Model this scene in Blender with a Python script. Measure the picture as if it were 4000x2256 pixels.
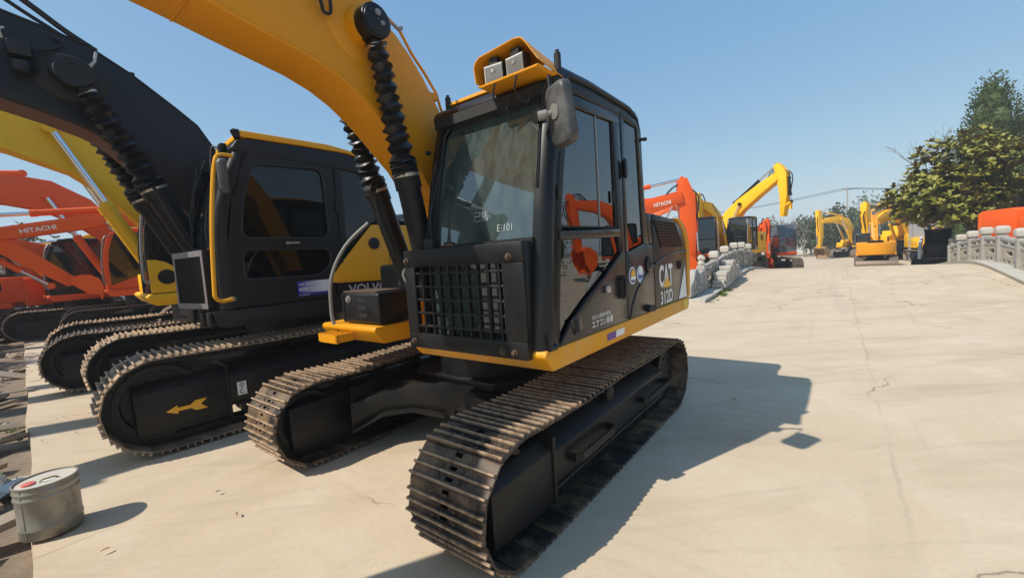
import bpy, bmesh, math, random
from math import sin, cos, pi, radians, sqrt, atan2
from mathutils import Vector, Matrix
random.seed(11)
for o in list(bpy.data.objects): bpy.data.objects.remove(o)
scene = bpy.context.scene
COL = scene.collection

# ------------------------------------------------------------------ camera, sky, sun, exposure
cam = bpy.data.cameras.new('camera'); cam_ob = bpy.data.objects.new('camera', cam); COL.objects.link(cam_ob)
cam.sensor_width = 36; cam.lens = 36*1660/4000; cam.clip_start = 0.05; cam.clip_end = 3000
_rows = ((0.99790, -0.06480, 0.0), (-0.00520, -0.08010, 0.99678), (-0.06459, -0.99469, -0.08027))   # world x, y, z in camera axes (x right, y down, z ahead)
_r = [Vector(v).normalized() for v in _rows]
_r[0] = _r[1].cross(_r[2]).normalized(); _r[1] = _r[2].cross(_r[0]).normalized()
cam_ob.matrix_world = Matrix(((_r[0][0], -_r[0][1], -_r[0][2], 0), (_r[1][0], -_r[1][1], -_r[1][2], 0),
                              (_r[2][0], -_r[2][1], -_r[2][2], 1.64), (0, 0, 0, 1)))
scene.camera = cam_ob
SUN = Vector((-0.60, -0.295, 0.744)).normalized()
world = bpy.data.worlds.new('World'); scene.world = world; world.use_nodes = True
wn = world.node_tree; wn.nodes.clear()
sky = wn.nodes.new('ShaderNodeTexSky'); sky.sky_type = 'NISHITA'; sky.sun_disc = False
sky.sun_elevation = math.asin(SUN.z); sky.sun_rotation = atan2(SUN.x, SUN.y) % (2*pi)
sky.air_density = 1.0; sky.dust_density = 0.6; sky.ozone_density = 1.6; sky.altitude = 50
bg = wn.nodes.new('ShaderNodeBackground'); bg.inputs[1].default_value = 0.13
wo = wn.nodes.new('ShaderNodeOutputWorld')
sp_ = wn.nodes.new('ShaderNodeSeparateColor'); cm_ = wn.nodes.new('ShaderNodeCombineColor'); wn.links.new(sky.outputs[0], sp_.inputs[0])
for k_, (g_, m_) in enumerate(((0.66, 1.06), (0.46, 1.70), (0.22, 2.95))):      # camera-like tone of the clear sky, the same all round
    pw = wn.nodes.new('ShaderNodeMath'); pw.operation = 'POWER'; pw.inputs[1].default_value = g_; ml_ = wn.nodes.new('ShaderNodeMath'); ml_.operation = 'MULTIPLY'; ml_.inputs[1].default_value = m_
    wn.links.new(sp_.outputs[k_], pw.inputs[0]); wn.links.new(pw.outputs[0], ml_.inputs[0]); wn.links.new(ml_.outputs[0], cm_.inputs[k_])
wn.links.new(cm_.outputs[0], bg.inputs[0]); wn.links.new(bg.outputs[0], wo.inputs[0])
sl = bpy.data.lights.new('sun', 'SUN'); sl.energy = 3.85; sl.angle = radians(0.55); sl.color = (1.0, 0.94, 0.84)
sun_ob = bpy.data.objects.new('sun', sl); COL.objects.link(sun_ob)
sun_ob.rotation_euler = SUN.to_track_quat('Z', 'Y').to_euler(); sun_ob.location = (-20, -10, 30)
vs = scene.view_settings; vs.view_transform = 'Standard'; vs.look = 'None'; vs.exposure = 0.40; vs.gamma = 1.0; vs.use_curve_mapping = False
scene.render.engine = 'CYCLES'
scene.cycles.max_bounces = 6; scene.cycles.diffuse_bounces = 3; scene.cycles.glossy_bounces = 4; scene.cycles.volume_bounces = 0; scene.cycles.transparent_max_bounces = 12

# ------------------------------------------------------------------ materials
MATS = {}
def _new(name):
    m = bpy.data.materials.new(name); m.use_nodes = True; nt = m.node_tree
    b = nt.nodes['Principled BSDF']; return m, nt, b
def N(nt, t, **kw):
    n = nt.nodes.new(t)
    for k, v in kw.items(): setattr(n, k, v)
    return n
def noise(nt, scale, detail=4, rough=0.6, vec=None, dist=0.0):
    n = N(nt, 'ShaderNodeTexNoise'); n.inputs['Scale'].default_value = scale; n.inputs['Detail'].default_value = detail
    n.inputs['Roughness'].default_value = rough; n.inputs['Distortion'].default_value = dist
    if vec is not None: nt.links.new(vec, n.inputs['Vector'])
    return n.outputs['Fac']
def ramp(nt, fac, p0, p1, c0=(0,0,0,1), c1=(1,1,1,1)):
    r = N(nt, 'ShaderNodeValToRGB'); e = r.color_ramp.elements
    e[0].position = p0; e[1].position = p1; e[0].color = c0; e[1].color = c1
    nt.links.new(fac, r.inputs[0]); return r.outputs[0]
def mix(nt, fac, a, b, mode='MIX'):
    m = N(nt, 'ShaderNodeMix', data_type='RGBA', blend_type=mode)
    if isinstance(fac, (int, float)): m.inputs[0].default_value = fac
    else: nt.links.new(fac, m.inputs[0])
    for i, x in ((6, a), (7, b)):
        if isinstance(x, tuple): m.inputs[i].default_value = (*x[:3], 1)
        else: nt.links.new(x, m.inputs[i])
    return m.outputs[2]
def math_n(nt, op, a, b=0.0, clamp=False):
    m = N(nt, 'ShaderNodeMath', operation=op); m.use_clamp = clamp
    for i, x in ((0, a), (1, b)):
        if isinstance(x, (int, float)): m.inputs[i].default_value = x
        else: nt.links.new(x, m.inputs[i])
    return m.outputs[0]
def coord(nt, kind='Object'): return N(nt, 'ShaderNodeTexCoord').outputs[kind]
def bump(nt, b, h, strength, dist=0.01):
    n = N(nt, 'ShaderNodeBump'); n.inputs['Strength'].default_value = strength; n.inputs['Distance'].default_value = dist
    nt.links.new(h, n.inputs['Height']); nt.links.new(n.outputs[0], b.inputs['Normal'])
def paint(name, col, rough=0.35, dust=0.25, dustcol=(0.36, 0.30, 0.22), metal=0.0, scale=3.0, coat=0.0, chips=None, topdust=0.25, streak=0.0, spec=0.5):
    if name in MATS: return MATS[name]
    m, nt, b = _new(name); oc = coord(nt)
    n1 = noise(nt, scale, 6, 0.65, oc); n2 = noise(nt, scale*14, 3, 0.6, oc)
    d1 = ramp(nt, n1, 0.42, 0.75)
    geo = N(nt, 'ShaderNodeNewGeometry'); sx = N(nt, 'ShaderNodeSeparateXYZ'); nt.links.new(geo.outputs['Normal'], sx.inputs[0])
    up = ramp(nt, sx.outputs[2], 0.55, 0.95)
    f = math_n(nt, 'MULTIPLY', d1, dust)
    f2 = math_n(nt, 'MULTIPLY', math_n(nt, 'MULTIPLY', up, ramp(nt, n2, 0.25, 0.7)), topdust)
    f = math_n(nt, 'ADD', f, f2, True)
    var = mix(nt, n2, tuple(c*0.88 for c in col), tuple(min(1, c*1.08) for c in col))
    c = mix(nt, f, var, dustcol)
    if streak:
        mp = N(nt, 'ShaderNodeMapping'); mp.inputs['Scale'].default_value = (9, 9, 0.6); nt.links.new(oc, mp.inputs[0])
        st = ramp(nt, noise(nt, 2.0, 4, 0.6, mp.outputs[0]), 0.52, 0.75)
        c = mix(nt, math_n(nt, 'MULTIPLY', st, streak), c, dustcol)
    if chips:
        ch = ramp(nt, noise(nt, 26, 5, 0.7, oc, 0.4), 0.69, 0.72)
        c = mix(nt, ch, c, chips)
    nt.links.new(c, b.inputs['Base Color'])
    ra = math_n(nt, 'ADD', math_n(nt, 'MULTIPLY', f, 0.45), rough); rb = math_n(nt, 'ADD', ra, math_n(nt, 'MULTIPLY', n1, 0.12), True)
    nt.links.new(rb, b.inputs['Roughness']); b.inputs['Metallic'].default_value = metal
    b.inputs['Specular IOR Level'].default_value = spec
    if coat: b.inputs['Coat Weight'].default_value = coat; b.inputs['Coat Roughness'].default_value = 0.12
    bump(nt, b, n2, 0.06, 0.004)
    MATS[name] = m; return m
def plain(name, col, rough=0.5, metal=0.0, var=0.12, scale=8.0, bmp=0.15, bd=0.005):
    if name in MATS: return MATS[name]
    m, nt, b = _new(name); oc = coord(nt); n1 = noise(nt, scale, 5, 0.65, oc)
    c = mix(nt, n1, tuple(x*(1-var) for x in col), tuple(min(1, x*(1+var)) for x in col))
    nt.links.new(c, b.inputs['Base Color']); b.inputs['Roughness'].default_value = rough; b.inputs['Metallic'].default_value = metal
    if bmp: bump(nt, b, n1, bmp, bd)
    MATS[name] = m; return m
def glass(name, tint, ior=1.5, dirt=0.0, rough=0.0, film=(0.3, 0.36, 0.36)):
    if name in MATS: return MATS[name]
    m, nt, b = _new(name); nt.nodes.remove(b); out = nt.nodes['Material Output']
    tr = N(nt, 'ShaderNodeBsdfTransparent'); tr.inputs[0].default_value = (*tint, 1)
    gl = N(nt, 'ShaderNodeBsdfGlossy'); gl.inputs['Roughness'].default_value = rough; gl.inputs[0].default_value = (0.95, 0.97, 1, 1)
    fr = N(nt, 'ShaderNodeFresnel'); fr.inputs[0].default_value = ior
    ms = N(nt, 'ShaderNodeMixShader'); nt.links.new(fr.outputs[0], ms.inputs[0]); nt.links.new(tr.outputs[0], ms.inputs[1]); nt.links.new(gl.outputs[0], ms.inputs[2])
    last = ms.outputs[0]
    if dirt:
        oc = coord(nt); df = N(nt, 'ShaderNodeBsdfDiffuse'); df.inputs[0].default_value = (*film, 1)
        mp = N(nt, 'ShaderNodeMapping'); mp.inputs['Scale'].default_value = (6, 6, 1.6); nt.links.new(oc, mp.inputs[0])
        a = ramp(nt, noise(nt, 2.2, 7, 0.68, mp.outputs[0], 0.3), 0.35, 0.8); sp = ramp(nt, noise(nt, 120, 2, 0.5, oc), 0.66, 0.72)
        f = math_n(nt, 'MULTIPLY', math_n(nt, 'ADD', math_n(nt, 'ADD', a, 0.35), math_n(nt, 'MULTIPLY', sp, 0.8)), dirt, True)
        m2 = N(nt, 'ShaderNodeMixShader'); nt.links.new(f, m2.inputs[0]); nt.links.new(last, m2.inputs[1]); nt.links.new(df.outputs[0], m2.inputs[2]); last = m2.outputs[0]
    nt.links.new(last, out.inputs[0]); MATS[name] = m; return m
def shoe_mat(name, dark, dusty, rust, steel, amount):
    if name in MATS: return MATS[name]
    m, nt, b = _new(name); oc = coord(nt); oi = N(nt, 'ShaderNodeObjectInfo')
    add = N(nt, 'ShaderNodeVectorMath', operation='ADD'); nt.links.new(oc, add.inputs[0]); nt.links.new(oi.outputs['Location'], add.inputs[1])
    n1 = noise(nt, 3.5, 6, 0.7, add.outputs[0]); n2 = noise(nt, 22, 5, 0.7, add.outputs[0]); n3 = noise(nt, 1.1, 2, 0.5, oi.outputs['Location'])
    sx = N(nt, 'ShaderNodeSeparateXYZ'); nt.links.new(oc, sx.inputs[0])
    tip = ramp(nt, sx.outputs[2], 0.017, 0.030)
    c = mix(nt, math_n(nt, 'MULTIPLY', ramp(nt, math_n(nt, 'ADD', math_n(nt, 'MULTIPLY', n1, 0.6), math_n(nt, 'MULTIPLY', n3, 0.4)), 0.46, 0.62), amount), dark, dusty)
    c = mix(nt, math_n(nt, 'MULTIPLY', ramp(nt, n2, 0.52, 0.72), 0.75), c, rust)
    c2 = mix(nt, math_n(nt, 'MULTIPLY', tip, 0.72), c, mix(nt, ramp(nt, n2, 0.3, 0.6), rust, steel))
    nt.links.new(c2, b.inputs['Base Color'])
    nt.links.new(ramp(nt, n1, 0.3, 0.7, (0.38,)*3+(1,), (0.75,)*3+(1,)), b.inputs['Roughness'])
    bump(nt, b, n2, 0.35, 0.004); MATS[name] = m; return m

CAT_Y = paint('cat_yellow_paint', (0.70, 0.285, 0.005), 0.36, 0.05, (0.58, 0.31, 0.07), topdust=0.22, spec=0.3)
CAT_YD = paint('dusty_yellow_skirt', (0.76, 0.33, 0.008), 0.40, 0.55, (0.58, 0.40, 0.20), topdust=0.35, spec=0.3, scale=2.2, streak=0.25)
BLACK = paint('black_paint', (0.005, 0.0053, 0.006), 0.26, 0.07, (0.06, 0.053, 0.043), topdust=0.08, spec=0.35)
BLACK_SIDE = paint('black_side_panel_paint', (0.009, 0.008, 0.007), 0.20, 0.24, (0.085, 0.068, 0.048), topdust=0.08, scale=2.0)
BLACK_WORN = paint('worn_black_paint', (0.006, 0.0063, 0.007), 0.34, 0.20, (0.06, 0.057, 0.052), chips=(0.22, 0.20, 0.18), topdust=0.18, scale=4, spec=0.35)
CHASSIS = paint('chassis_black_paint', (0.006, 0.0062, 0.007), 0.34, 0.28, (0.060, 0.048, 0.034), topdust=0.14, spec=0.3)
RUBBER = plain('black_rubber', (0.010, 0.010, 0.011), 0.62, 0, 0.3, 30, 0.3)
BOOT = plain('bellows_rubber', (0.010, 0.010, 0.011), 0.40, 0, 0.3, 40, 0.3)
CHROME = plain('chrome_rod', (0.75, 0.76, 0.78), 0.12, 1.0, 0.05, 6, 0.0)
STEEL = plain('bare_steel', (0.42, 0.40, 0.37), 0.42, 0.8, 0.25, 25, 0.2)
RUSTY = plain('rusty_bolt', (0.10, 0.062, 0.040), 0.75, 0.2, 0.4, 60, 0.5)
ZINC = plain('zinc_clamp', (0.50, 0.45, 0.36), 0.4, 0.8, 0.2, 30, 0.1)
VOLVO_GREY = paint('charcoal_grey_paint', (0.0095, 0.009, 0.009), 0.38, 0.12, (0.05, 0.043, 0.037), topdust=0.2, spec=0.35)
VOLVO_BOOM = paint('dark_boom_paint', (0.0135, 0.013, 0.0135), 0.45, 0.10, (0.05, 0.043, 0.037), topdust=0.12, spec=0.35)
VOLVO_Y = paint('amber_yellow_paint', (0.82, 0.38, 0.010), 0.33, 0.05, (0.5, 0.33, 0.13), topdust=0.12, spec=0.35)
KOM_Y = paint('bright_yellow_paint', (0.92, 0.48, 0.006), 0.32, 0.04, (0.6, 0.42, 0.15), topdust=0.12, spec=0.35)
ORANGE = paint('orange_paint', (0.82, 0.105, 0.008), 0.34, 0.05, (0.5, 0.2, 0.08), topdust=0.12, spec=0.35)
ORANGE_OLD = paint('faded_orange_paint', (0.78, 0.13, 0.02), 0.45, 0.12, (0.5, 0.28, 0.15), topdust=0.2)
CABGREY = paint('cab_grey_paint', (0.10, 0.11, 0.12), 0.4, 0.1)
WHITEP = paint('white_paint', (0.72, 0.72, 0.70), 0.4, 0.25, (0.4, 0.38, 0.33))
DECALW = plain('white_decal', (0.78, 0.77, 0.73), 0.45, 0, 0.03, 20, 0)
DECALY = plain('yellow_decal', (0.85, 0.42, 0.02), 0.45, 0, 0.03, 20, 0)
DECALB = plain('blue_decal', (0.025, 0.03, 0.22), 0.35, 0, 0.1, 4, 0)
DECALLB = plain('light_blue_decal', (0.25, 0.45, 0.75), 0.4, 0, 0.1, 4, 0)
DECALD = plain('dark_decal', (0.03, 0.025, 0.02), 0.5, 0, 0.05, 20, 0)
GREYP = plain('grey_handle_paint', (0.23, 0.22, 0.205), 0.45, 0.2, 0.25, 20, 0.2)
DARKHOLE = plain('dark_interior', (0.008, 0.008, 0.008), 0.8, 0, 0.1, 10, 0)
SEATM = plain('green_seat_cloth', (0.01, 0.16, 0.13), 0.8, 0, 0.25, 12, 0.2)
SEATD = plain('dark_seat_cloth', (0.03, 0.03, 0.035), 0.85, 0, 0.25, 12, 0.2)
REDM = plain('red_cloth', (0.35, 0.02, 0.03), 0.8, 0, 0.25, 12, 0.2)
GLASS_WS = glass('windshield_glass', (0.55, 0.66, 0.63), 2.35, 0.20, film=(0.26, 0.36, 0.34))
GLASS_DK = glass('tinted_door_glass', (0.03, 0.034, 0.038), 2.05)
GLASS_VO = glass('tinted_cab_glass', (0.13, 0.14, 0.135), 1.5, 0.015)
GLASS_BG = glass('cab_glass', (0.30, 0.36, 0.36), 1.7, 0.06)
GLASS_LENS = glass('lamp_lens_glass', (0.97, 0.97, 0.95), 1.45, 0.06, film=(0.6, 0.58, 0.5))
MIRRORB = paint('mirror_shell', (0.045, 0.046, 0.048), 0.42, 0.6, (0.20, 0.195, 0.185), topdust=0.4, scale=6)
SHOE_CAT = shoe_mat('cat_shoe_metal', (0.010, 0.0105, 0.012), (0.42, 0.26, 0.135), (0.135, 0.065, 0.030), (0.56, 0.39, 0.24), 0.62)
SHOE_DUST = shoe_mat('dusty_shoe_metal', (0.17, 0.125, 0.085), (0.54, 0.37, 0.22), (0.20, 0.10, 0.05), (0.58, 0.42, 0.27), 0.9)
SHOE_BG = shoe_mat('old_shoe_metal', (0.06, 0.052, 0.045), (0.26, 0.21, 0.15), (0.12, 0.07, 0.04), (0.35, 0.28, 0.2), 0.8)

# ------------------------------------------------------------------ mesh building
class MB:
    def __init__(s): s.v = []; s.f = []; s.M = None
    def _add(s, vs_, fs):
        b = len(s.v)
        if s.M is not None: vs_ = [s.M @ Vector(v) for v in vs_]
        s.v += [tuple(v) for v in vs_]; s.f += [tuple(i+b for i in f) for f in fs]; return s
    def box(s, x0, x1, y0, y1, z0, z1):
        return s._add([(x0,y0,z0),(x1,y0,z0),(x1,y1,z0),(x0,y1,z0),(x0,y0,z1),(x1,y0,z1),(x1,y1,z1),(x0,y1,z1)],
                      [(3,2,1,0),(4,5,6,7),(0,1,5,4),(1,2,6,5),(2,3,7,6),(3,0,4,7)])
    def hexa(s, p): return s._add(p, [(3,2,1,0),(4,5,6,7),(0,1,5,4),(1,2,6,5),(2,3,7,6),(3,0,4,7)])
    def prism(s, poly, a0, a1, axis='Y'):
        n = len(poly)
        def P(p, a):
            if axis == 'Y': return (p[0], a, p[1])
            if axis == 'X': return (a, p[0], p[1])
            return (p[0], p[1], a)
        area = sum(poly[i][0]*poly[(i+1)%n][1]-poly[(i+1)%n][0]*poly[i][1] for i in range(n))
        if area < 0: poly = poly[::-1]
        vs_ = [P(p, a0) for p in poly]+[P(p, a1) for p in poly]
        # outward orientation
        flip = (axis == 'Y') != (a1 < a0)
        fs = [tuple(range(n-1,-1,-1)), tuple(range(n,2*n))]+[(i,(i+1)%n,n+(i+1)%n,n+i) for i in range(n)]
        if flip: fs = [f[::-1] for f in fs]
        return s._add(vs_, fs)
    def loft(s, rings, cap=True):
        n = len(rings[0]); vs_ = [p for r in rings for p in r]; fs = []
        for k in range(len(rings)-1):
            for i in range(n):
                j = (i+1) % n; fs.append((k*n+i, k*n+j, (k+1)*n+j, (k+1)*n+i))
        if cap: fs += [tuple(range(n-1,-1,-1)), tuple(range((len(rings)-1)*n, len(rings)*n))]
        return s._add(vs_, fs)
    def tube(s, path, r, n=8, cap=True):
        P = [Vector(p) for p in path]; m = len(P); R = r if isinstance(r, (list, tuple)) else [r]*m
        rings = []; t0 = (P[1]-P[0]).normalized(); up = Vector((0,0,1)) if abs(t0.z) < 0.9 else Vector((1,0,0))
        a = t0.cross(up).normalized()
        for i in range(m):
            t = ((P[min(i+1,m-1)]-P[i]).normalized()+(P[i]-P[max(i-1,0)]).normalized())
            t = t.normalized() if t.length > 1e-6 else t0
            a = (a-t*a.dot(t)).normalized(); b = t.cross(a)
            rings.append([P[i]+(a*cos(2*pi*k/n)+b*sin(2*pi*k/n))*R[i] for k in range(n)])
        return s.loft(rings, cap)
    def cyl(s, p0, p1, r0, r1=None, n=16): return s.tube([p0, p1], [r0, r0 if r1 is None else r1], n)
    def lathe(s, prof, p0, d, n=20, cap=True):
        p0 = Vector(p0); d = Vector(d).normalized(); u = d.orthogonal().normalized(); w = d.cross(u)
        return s.loft([[p0+d*h+(u*cos(2*pi*k/n)+w*sin(2*pi*k/n))*r for k in range(n)] for r, h in prof], cap)
    def build(s, name, mat, parent=None, bevel=0.0, seg=2, smooth=35, kind=None, recalc=True):
        me = bpy.data.meshes.new(name); me.from_pydata(s.v, [], s.f)
        bm = bmesh.new(); bm.from_mesh(me)
        if recalc: bmesh.ops.recalc_face_normals(bm, faces=bm.faces)
        if bevel:
            es = [e for e in bm.edges if len(e.link_faces) == 2 and e.calc_face_angle(0) > radians(28)]
            bmesh.ops.bevel(bm, geom=es, offset=bevel, segments=seg, affect='EDGES', profile=0.5, clamp_overlap=True)
        bm.to_mesh(me); bm.free()
        if smooth:
            me.shade_smooth(); me.set_sharp_from_angle(angle=radians(smooth))
        if mat: me.materials.append(mat)
        o = bpy.data.objects.new(name, me); COL.objects.link(o)
        if parent: o.parent = parent
        if kind: o['kind'] = kind
        return o
def tag(o, label, cat, group=None):
    o['label'] = label; o['category'] = cat
    if group: o['group'] = group
    return o
def thing(name, label, cat, loc=(0,0,0), rz=0.0, group=None):
    o = bpy.data.objects.new(name, None); COL.objects.link(o); o.location = loc; o.rotation_euler = (0, 0, rz)
    o.empty_display_size = 0.3
    return tag(o, label, cat, group)
def inst(src, parent, M):
    o = src.copy(); COL.objects.link(o); o.parent = parent; o.matrix_local = M; return o
_tc = {}
def text_obj(name, s, parent, p, ux, uy, w, h, mat, bold=0.0, depth=0.0015, space=1.0):
    key = (s, bold, space)
    if key not in _tc:
        cu = bpy.data.curves.new('txt', 'FONT'); cu.body = s; cu.size = 1; cu.offset = bold; cu.resolution_u = 3; cu.space_character = space; cu.fill_mode = 'BOTH'
        to = bpy.data.objects.new('txt', cu); COL.objects.link(to); dg = bpy.context.evaluated_depsgraph_get()
        me = bpy.data.meshes.new_from_object(to.evaluated_get(dg)); bpy.data.objects.remove(to)
        _tc[key] = ([tuple(v.co) for v in me.vertices], [tuple(f.vertices) for f in me.polygons]); bpy.data.meshes.remove(me)
    V, Fc = _tc[key]
    if not V: return None
    x0 = min(v[0] for v in V); x1 = max(v[0] for v in V); y0 = min(v[1] for v in V); y1 = max(v[1] for v in V)
    ux = Vector(ux).normalized(); uy = Vector(uy).normalized(); p = Vector(p); nz = ux.cross(uy)
    if w is None: w = h*(x1-x0)/(y1-y0)
    mb = MB(); mb.v = [tuple(p+ux*((v[0]-x0)/(x1-x0)*w)+uy*((v[1]-y0)/(y1-y0)*h)+nz*depth) for v in V]; mb.f = list(Fc)
    return mb.build(name, mat, parent, smooth=0, recalc=False)
def arc(cx, cz, r, a0, a1, n): return [(cx+r*cos(radians(a0+(a1-a0)*i/n)), cz+r*sin(radians(a0+(a1-a0)*i/n))) for i in range(n+1)]
def catmull(pts, n=6):
    P = [Vector(p) for p in pts]; out = []
    for i in range(len(P)-1):
        p0 = P[max(i-1,0)]; p1 = P[i]; p2 = P[i+1]; p3 = P[min(i+2,len(P)-1)]
        for k in range(n):
            t = k/n; out.append(0.5*((2*p1)+(p2-p0)*t+(2*p0-5*p1+4*p2-p3)*t*t+(3*p1-p0-3*p2+p3)*t**3))
    out.append(P[-1]); return out
# ------------------------------------------------------------------ the place: ground, yard, arched bridge
AX = Vector((0.607, 0.795, 0)).normalized(); TX = Vector((AX.y, -AX.x, 0))      # along and across the bridge
def P(s, t, z=0.0): return AX*s+TX*t+Vector((0, 0, z))
def zroad(s):
    far = 0.0 if s < 24 else -0.55*min(1, (s-24)/10)**1.0-0.5*max(0, min(1, (s-34)/30))
    return 0.37*math.exp(-((s-19.6)/4.3)**2)+far
def concrete():
    m, nt, b = _new('dusty_concrete'); oc = coord(nt)
    big = noise(nt, 0.18, 5, 0.6, oc, 0.3); mid = noise(nt, 1.1, 7, 0.68, oc, 0.5); fine = noise(nt, 26, 5, 0.7, oc); grit = noise(nt, 160, 2, 0.5, oc)
    c = mix(nt, ramp(nt, big, 0.35, 0.68), (0.575, 0.455, 0.315), (0.51, 0.405, 0.285))
    c = mix(nt, math_n(nt, 'MULTIPLY', ramp(nt, mid, 0.46, 0.68), 0.75), c, (0.62, 0.515, 0.385))
    mp = N(nt, 'ShaderNodeMapping'); mp.inputs['Rotation'].default_value = (0, 0, radians(37)); mp.inputs['Scale'].default_value = (0.25, 1.6, 1); nt.links.new(oc, mp.inputs[0])
    c = mix(nt, math_n(nt, 'MULTIPLY', ramp(nt, noise(nt, 1.4, 6, 0.65, mp.outputs[0], 0.6), 0.50, 0.70), 0.50), c, (0.37, 0.295, 0.20))   # swept dirt streaks
    c = mix(nt, math_n(nt, 'MULTIPLY', ramp(nt, fine, 0.45, 0.75), 0.32), c, (0.40, 0.34, 0.26))
    st = ramp(nt, noise(nt, 0.9, 4, 0.55, oc, 0.2), 0.64, 0.72); c = mix(nt, math_n(nt, 'MULTIPLY', st, 0.35), c, (0.34, 0.27, 0.19))
    spots = ramp(nt, noise(nt, 7.0, 3, 0.6, oc), 0.74, 0.77); c = mix(nt, math_n(nt, 'MULTIPLY', spots, 0.5), c, (0.16, 0.12, 0.085))
    # cracks: edges of large warped cells, broken up so that they run out
    wv = N(nt, 'ShaderNodeVectorMath', operation='ADD'); wn_ = N(nt, 'ShaderNodeTexNoise'); wn_.inputs['Scale'].default_value = 1.3; wn_.inputs['Detail'].default_value = 7; nt.links.new(oc, wn_.inputs['Vector'])
    sc = N(nt, 'ShaderNodeVectorMath', operation='SCALE'); sc.inputs[3].default_value = 1.1; nt.links.new(wn_.outputs['Color'], sc.inputs[0]); nt.links.new(oc, wv.inputs[0]); nt.links.new(sc.outputs[0], wv.inputs[1])
    vo = N(nt, 'ShaderNodeTexVoronoi', feature='DISTANCE_TO_EDGE'); vo.inputs['Scale'].default_value = 0.30; nt.links.new(wv.outputs[0], vo.inputs['Vector'])
    cr = ramp(nt, vo.outputs['Distance'], 0.0022, 0.0045, (1,1,1,1), (0,0,0,1)); br = ramp(nt, noise(nt, 0.45, 3, 0.6, oc), 0.47, 0.55)
    cr = math_n(nt, 'MULTIPLY', cr, br); c = mix(nt, math_n(nt, 'MULTIPLY', cr, 0.75), c, (0.17, 0.135, 0.10))
    # slab joints along and across the drive, worn tyre tracks, pale scuffs
    mpb = N(nt, 'ShaderNodeMapping'); mpb.inputs['Rotation'].default_value = (0, 0, -atan2(AX.y, AX.x)); nt.links.new(oc, mpb.inputs[0])
    sb = N(nt, 'ShaderNodeSeparateXYZ'); nt.links.new(mpb.outputs[0], sb.inputs[0]); wob = math_n(nt, 'MULTIPLY', math_n(nt, 'SUBTRACT', noise(nt, 1.2, 6, 0.7, oc), 0.5), 0.16)
    tt_ = math_n(nt, 'ADD', sb.outputs[1], wob); ss_ = math_n(nt, 'ADD', sb.outputs[0], wob)
    def near(x, at, w_): return ramp(nt, math_n(nt, 'ABSOLUTE', math_n(nt, 'SUBTRACT', x, at)), w_*0.4, w_, (1,1,1,1), (0,0,0,1))
    jm = ramp(nt, noise(nt, 0.7, 4, 0.6, oc), 0.40, 0.60)
    for x, at in ((tt_, -0.33), (tt_, 3.9), (ss_, 11.8)): c = mix(nt, math_n(nt, 'MULTIPLY', math_n(nt, 'MULTIPLY', near(x, at, 0.018), jm), 0.30), c, (0.20, 0.16, 0.115))
    mt_ = N(nt, 'ShaderNodeMapping'); mt_.inputs['Scale'].default_value = (0.12, 2.2, 1); nt.links.new(mpb.outputs[0], mt_.inputs[0])
    tr_ = ramp(nt, noise(nt, 1.0, 5, 0.6, mt_.outputs[0], 0.4), 0.55, 0.70); c = mix(nt, math_n(nt, 'MULTIPLY', tr_, 0.28), c, (0.36, 0.30, 0.225))
    sc_ = ramp(nt, noise(nt, 1.0, 6, 0.7, mt_.outputs[0], 0.2), 0.66, 0.76); c = mix(nt, math_n(nt, 'MULTIPLY', sc_, 0.35), c, (0.70, 0.61, 0.48))
    mk_ = N(nt, 'ShaderNodeTexWave', wave_type='BANDS', bands_direction='X'); mk_.inputs['Scale'].default_value = 1.85; mk_.inputs['Distortion'].default_value = 0.6; nt.links.new(mpb.outputs[0], mk_.inputs[0])
    gm_ = ramp(nt, math_n(nt, 'ABSOLUTE', math_n(nt, 'SUBTRACT', tt_, 0.75)), 0.20, 0.30, (1,1,1,1), (0,0,0,1)); g2_ = ramp(nt, math_n(nt, 'ABSOLUTE', math_n(nt, 'SUBTRACT', tt_, 2.9)), 0.20, 0.30, (1,1,1,1), (0,0,0,1))
    gk_ = math_n(nt, 'MULTIPLY', math_n(nt, 'MULTIPLY', math_n(nt, 'ADD', gm_, g2_, True), ramp(nt, mk_.outputs['Fac'], 0.72, 0.9)), ramp(nt, noise(nt, 0.6, 4, 0.6, oc), 0.45, 0.7)); c = mix(nt, math_n(nt, 'MULTIPLY', gk_, 0.38), c, (0.33, 0.27, 0.20))   # grouser prints
    nt.links.new(c, b.inputs['Base Color']); b.inputs['Roughness'].default_value = 0.82; b.inputs['Specular IOR Level'].default_value = 0.3
    h = math_n(nt, 'ADD', math_n(nt, 'MULTIPLY', fine, 0.5), math_n(nt, 'SUBTRACT', math_n(nt, 'ADD', math_n(nt, 'MULTIPLY', mid, 1.2), math_n(nt, 'MULTIPLY', grit, 0.25)), math_n(nt, 'MULTIPLY', cr, 1.6)))
    bump(nt, b, h, 0.45, 0.008)
    return m
CONC = concrete()
SOIL = plain('dry_soil', (0.20, 0.15, 0.105), 0.95, 0, 0.5, 5, 0.8, 0.04)
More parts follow.
